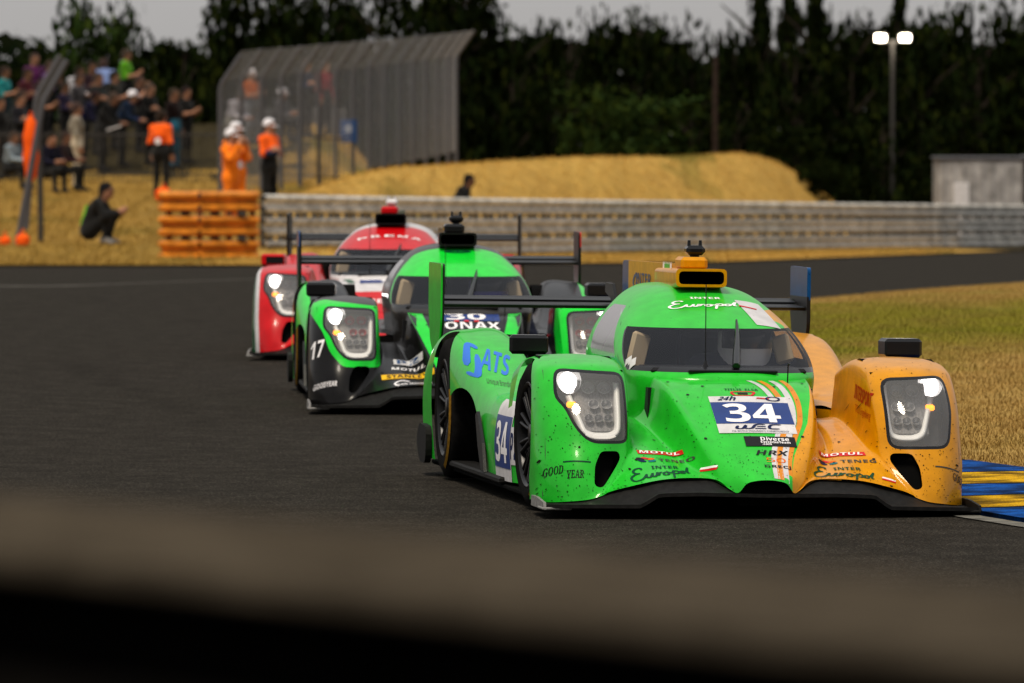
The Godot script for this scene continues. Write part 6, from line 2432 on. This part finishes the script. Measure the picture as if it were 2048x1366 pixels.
		decal(car, "race_number", put_on(L, text_flat("34", 0.185, 0.34), Vector2(-1.0, 0.25), 0, 0.006), M.ink_white)
		decal(car, "class_plate", put_on(L, rect_flat(0.12, 0.17, 4, 6), Vector2(-0.72, 0.24), 0, 0.003), M.plate_white)
		decal(car, "lettering", put_on(L, text_flat("P2", 0.12, 0.10), Vector2(-0.72, 0.24), 0, 0.0045), M.ink_navy)
		# fin lettering
		var fin := Soup.new()
		fin.quad(Vector3(-0.0112, 0.66, -3.42), Vector3(-0.0112, 0.66, -1.45), Vector3(-0.0112, 1.06, -1.45), Vector3(-0.0112, 1.06, -3.42))
		for i in fin.n.size():
			fin.n[i] = Vector3(-1, 0, 0)
		var FP := Projector.new(fin, Basis(Vector3(0, 0, 1), Vector3.UP, Vector3(-1, 0, 0)))
		decal(car, "lettering", put_on(FP, text_flat("INTER", 0.055, 0.50), Vector2(-2.72, 0.965), 0, 0.002), M.fin_blue)
		decal(car, "script_lettering", put_on(FP, script_word(Vector2(0.20, 0.085)), Vector2(-2.60, 0.875), 0, 0.002), M.fin_blue)
		decal(car, "fin_stripe", put_on(FP, rect_flat(0.28, 0.40, 4, 4), Vector2(-1.95, 0.95), 0, 0.002), M.ink_white)
		decal(car, "fin_stripe", put_on(FP, rect_flat(0.17, 0.40, 4, 4), Vector2(-1.95, 0.95), 0, 0.003), M.green)
	elif no == 1:
		for sd in [-1.0, 1.0]:
			var zz := [-0.12, 0.1, 0.3, 0.5, 0.7, 0.9]
			var xs := []
			for v in [0.300, 0.288, 0.262, 0.222, 0.172, 0.11]:
				xs.append(v * sd)
			decal(car, "nose_stripe", ribbon(T, xs, zz, 0.078), M.green2)
		decal(car, "number_plate", put_on(T, rect_flat(0.40, 0.17, 12, 6), Vector2(0.0, -0.08), 0, 0.003), M.plate_blue)
		decal(car, "race_number", put_on(T, text_flat("30", 0.14, 0.235), Vector2(0.0, -0.08), 0, 0.005), M.ink_white)
		decal(car, "lettering", put_on(T, text_flat("SONAX", 0.105, 0.39), Vector2(0.0, -0.235), 0, 0.003), M.ink_white)
		for q in [-0.06, 0.0, 0.06]:
			decal(car, "sponsor_mark", put_on(T, rect_flat(0.03, 0.028, 2, 2), Vector2(q, -0.168), 0, 0.003), M.ink_red)
		for sd in [-1.0, 1.0]:
			var x0: float = sd * 0.36
			decal(car, "class_plate", put_on(F, rect_flat(0.17, 0.055, 8, 4), fv(x0, 0.312, 0.46), 0.0, 0.003), M.plate_white)
			decal(car, "lettering", put_on(F, text_flat("P2", 0.042, 0.13), fv(x0, 0.312, 0.46), 0.0, 0.0045), M.fin_blue)
			decal(car, "lettering", put_on(F, text_flat("MOTUL", 0.026, 0.20, 0.2), fv(x0, 0.268, 0.56), 0.0, 0.003), M.ink_white)
			decal(car, "sponsor_plate", put_on(F, rect_flat(0.31, 0.042, 12, 3), fv(x0 + sd * 0.01, 0.222, 0.67), 0.06 * -sd, 0.003), M.ink_yellow)
			decal(car, "lettering", put_on(F, text_flat("STANLEY", 0.028, 0.25), fv(x0 + sd * 0.01, 0.222, 0.67), 0.06 * -sd, 0.0045), M.ink_black)
			decal(car, "lettering", put_on(F, text_flat("CLAN MACHINE", 0.018, 0.22, 0.2), fv(x0 + 0.02, 0.170, 0.77), 0.12 * -sd, 0.003), M.ink_white)
			decal(car, "sponsor_mark", put_on(F, stroke_flat([[Vector2(0.05, 0.018), Vector2(0.0, 0.03), Vector2(-0.04, 0.0), Vector2(-0.01, -0.03), Vector2(0.05, -0.03)]], 0.005, Vector2.ONE), fv(x0 - 0.05, 0.172, 0.77), 0.0, 0.003), M.ink_white)
		decal(car, "lettering", put_on(F, text_flat("17", 0.105, 0.075, 0.12), fv(-0.90, 0.37, 0.52), 0.0, 0.003), M.ink_white)
		decal(car, "lettering", put_on(F, text_flat("GOODYEAR", 0.032, 0.135), fv(-0.855, 0.155, 0.62), -0.08, 0.003), M.ink_white)
		decal(car, "sponsor_mark", put_on(C, stroke_flat([[Vector2(0.08, 0), Vector2(0.04, 0.018), Vector2(-0.04, 0.018), Vector2(-0.08, 0), Vector2(-0.04, -0.018), Vector2(0.04, -0.018), Vector2(0.08, 0)], [Vector2(0, 0.02), Vector2(0, 0.0), Vector2(0, -0.02)], [Vector2(-0.08, 0), Vector2(0, 0.0), Vector2(0.08, 0.0)]], 0.006, Vector2.ONE), cv(0.0, 0.928, -0.96), 0.0, 0.003), M.ink_forest)
	else:
		decal(car, "number_plate", put_on(T, rect_flat(0.36, 0.11, 12, 6), Vector2(0.0, -0.06), 0, 0.003), M.plate_blue)
		decal(car, "race_number", put_on(T, text_flat("9", 0.10, 0.09), Vector2(0.02, -0.06), 0, 0.005), M.ink_white)
		decal(car, "lettering", put_on(T, text_flat("PREMA", 0.06, 0.28), Vector2(0.0, -0.44), 0, 0.0042), M.ink_white)
		for k in 5:
			var x := -0.20 + k * 0.10
			decal(car, "lettering", put_on(C, text_flat("PREMA"[k], 0.034, 0.072), cv(x, 0.872 - x * x * 0.55, -0.80 + x * x * 0.6), -x * 0.8, 0.003), M.ink_white)
		decal(car, "nose_stripe", put_on(T, rect_flat(0.05, 0.16, 3, 6, -0.3), Vector2(-0.26, -0.03), 0, 0.003), M.dark_green)

func flecks(car: Node3D, no: int) -> void:
	# rubber picked up on the nose, thickest low on the pods
	var r := RandomNumberGenerator.new()
	r.seed = 900 + no
	var s := Soup.new()
	var F: Projector = shape.front_view
	var count: int = [2600, 500, 300][no]
	for k in count:
		var x := r.randf_range(-0.94, 0.94)
		var v := r.randf_range(-0.20, 0.62)
		var patch := sin(x * 17.0 + no) * sin(v * 21.0 + x * 6.0)
		var low := (0.65 + 0.7 * patch) * smoothstep(0.45, -0.12, v) * (1.6 if absf(x) > 0.58 else 0.7) + 0.10
		if r.randf() > low:
			continue
		var big := r.randf()
		var sz := 0.0012 + 0.0016 * r.randf() + (0.006 * r.randf() if big > 0.985 else 0.0)
		var a := r.randf() * TAU
		var fl := PackedVector2Array()
		var q := []
		for i in 7:
			var an := a + TAU * i / 7.0
			q.append(Vector2(cos(an) * sz * r.randf_range(0.6, 1.5), sin(an) * sz * r.randf_range(0.5, 1.2)))
		for i in 5:
			fl.append_array([q[0], q[i + 1], q[i + 2]])
		put_on(F, fl, Vector2(x, v), 0.0, 0.0022 + 0.001 * r.randf(), s)
	# quarter-turn fasteners along the panels
	for q in [[-0.30, -0.02], [-0.24, -0.22], [0.30, -0.03], [-0.22, -0.62], [0.21, -0.60], [-0.40, -0.30], [0.42, -0.32], [-0.52, -0.60], [0.53, -0.58], [-0.16, -0.12], [0.16, -0.12], [-0.34, -0.74], [0.34, -0.74]]:
		var fl := PackedVector2Array()
		for k in 8:
			fl.append_array([Vector2.ZERO, Vector2.from_angle(TAU * k / 8.0) * 0.0075, Vector2.from_angle(TAU * (k + 1) / 8.0) * 0.0075])
		decal(car, "fastener", put_on(shape.top_view, fl, Vector2(q[0], q[1]), 0.0, 0.003), M.ink_black)
	var o := part("rubber_flecks", s, M.fleck, car)
	o.set_meta("kind", "stuff")

func make_cars() -> void:
	build_shapes()
	make_car(Vector3(1.102, 34.0, 7.4), 0)
	make_car(Vector3(-0.229, 46.3, 3.1), 1)
	make_car(Vector3(-0.96, 56.95, -1.5), 2)
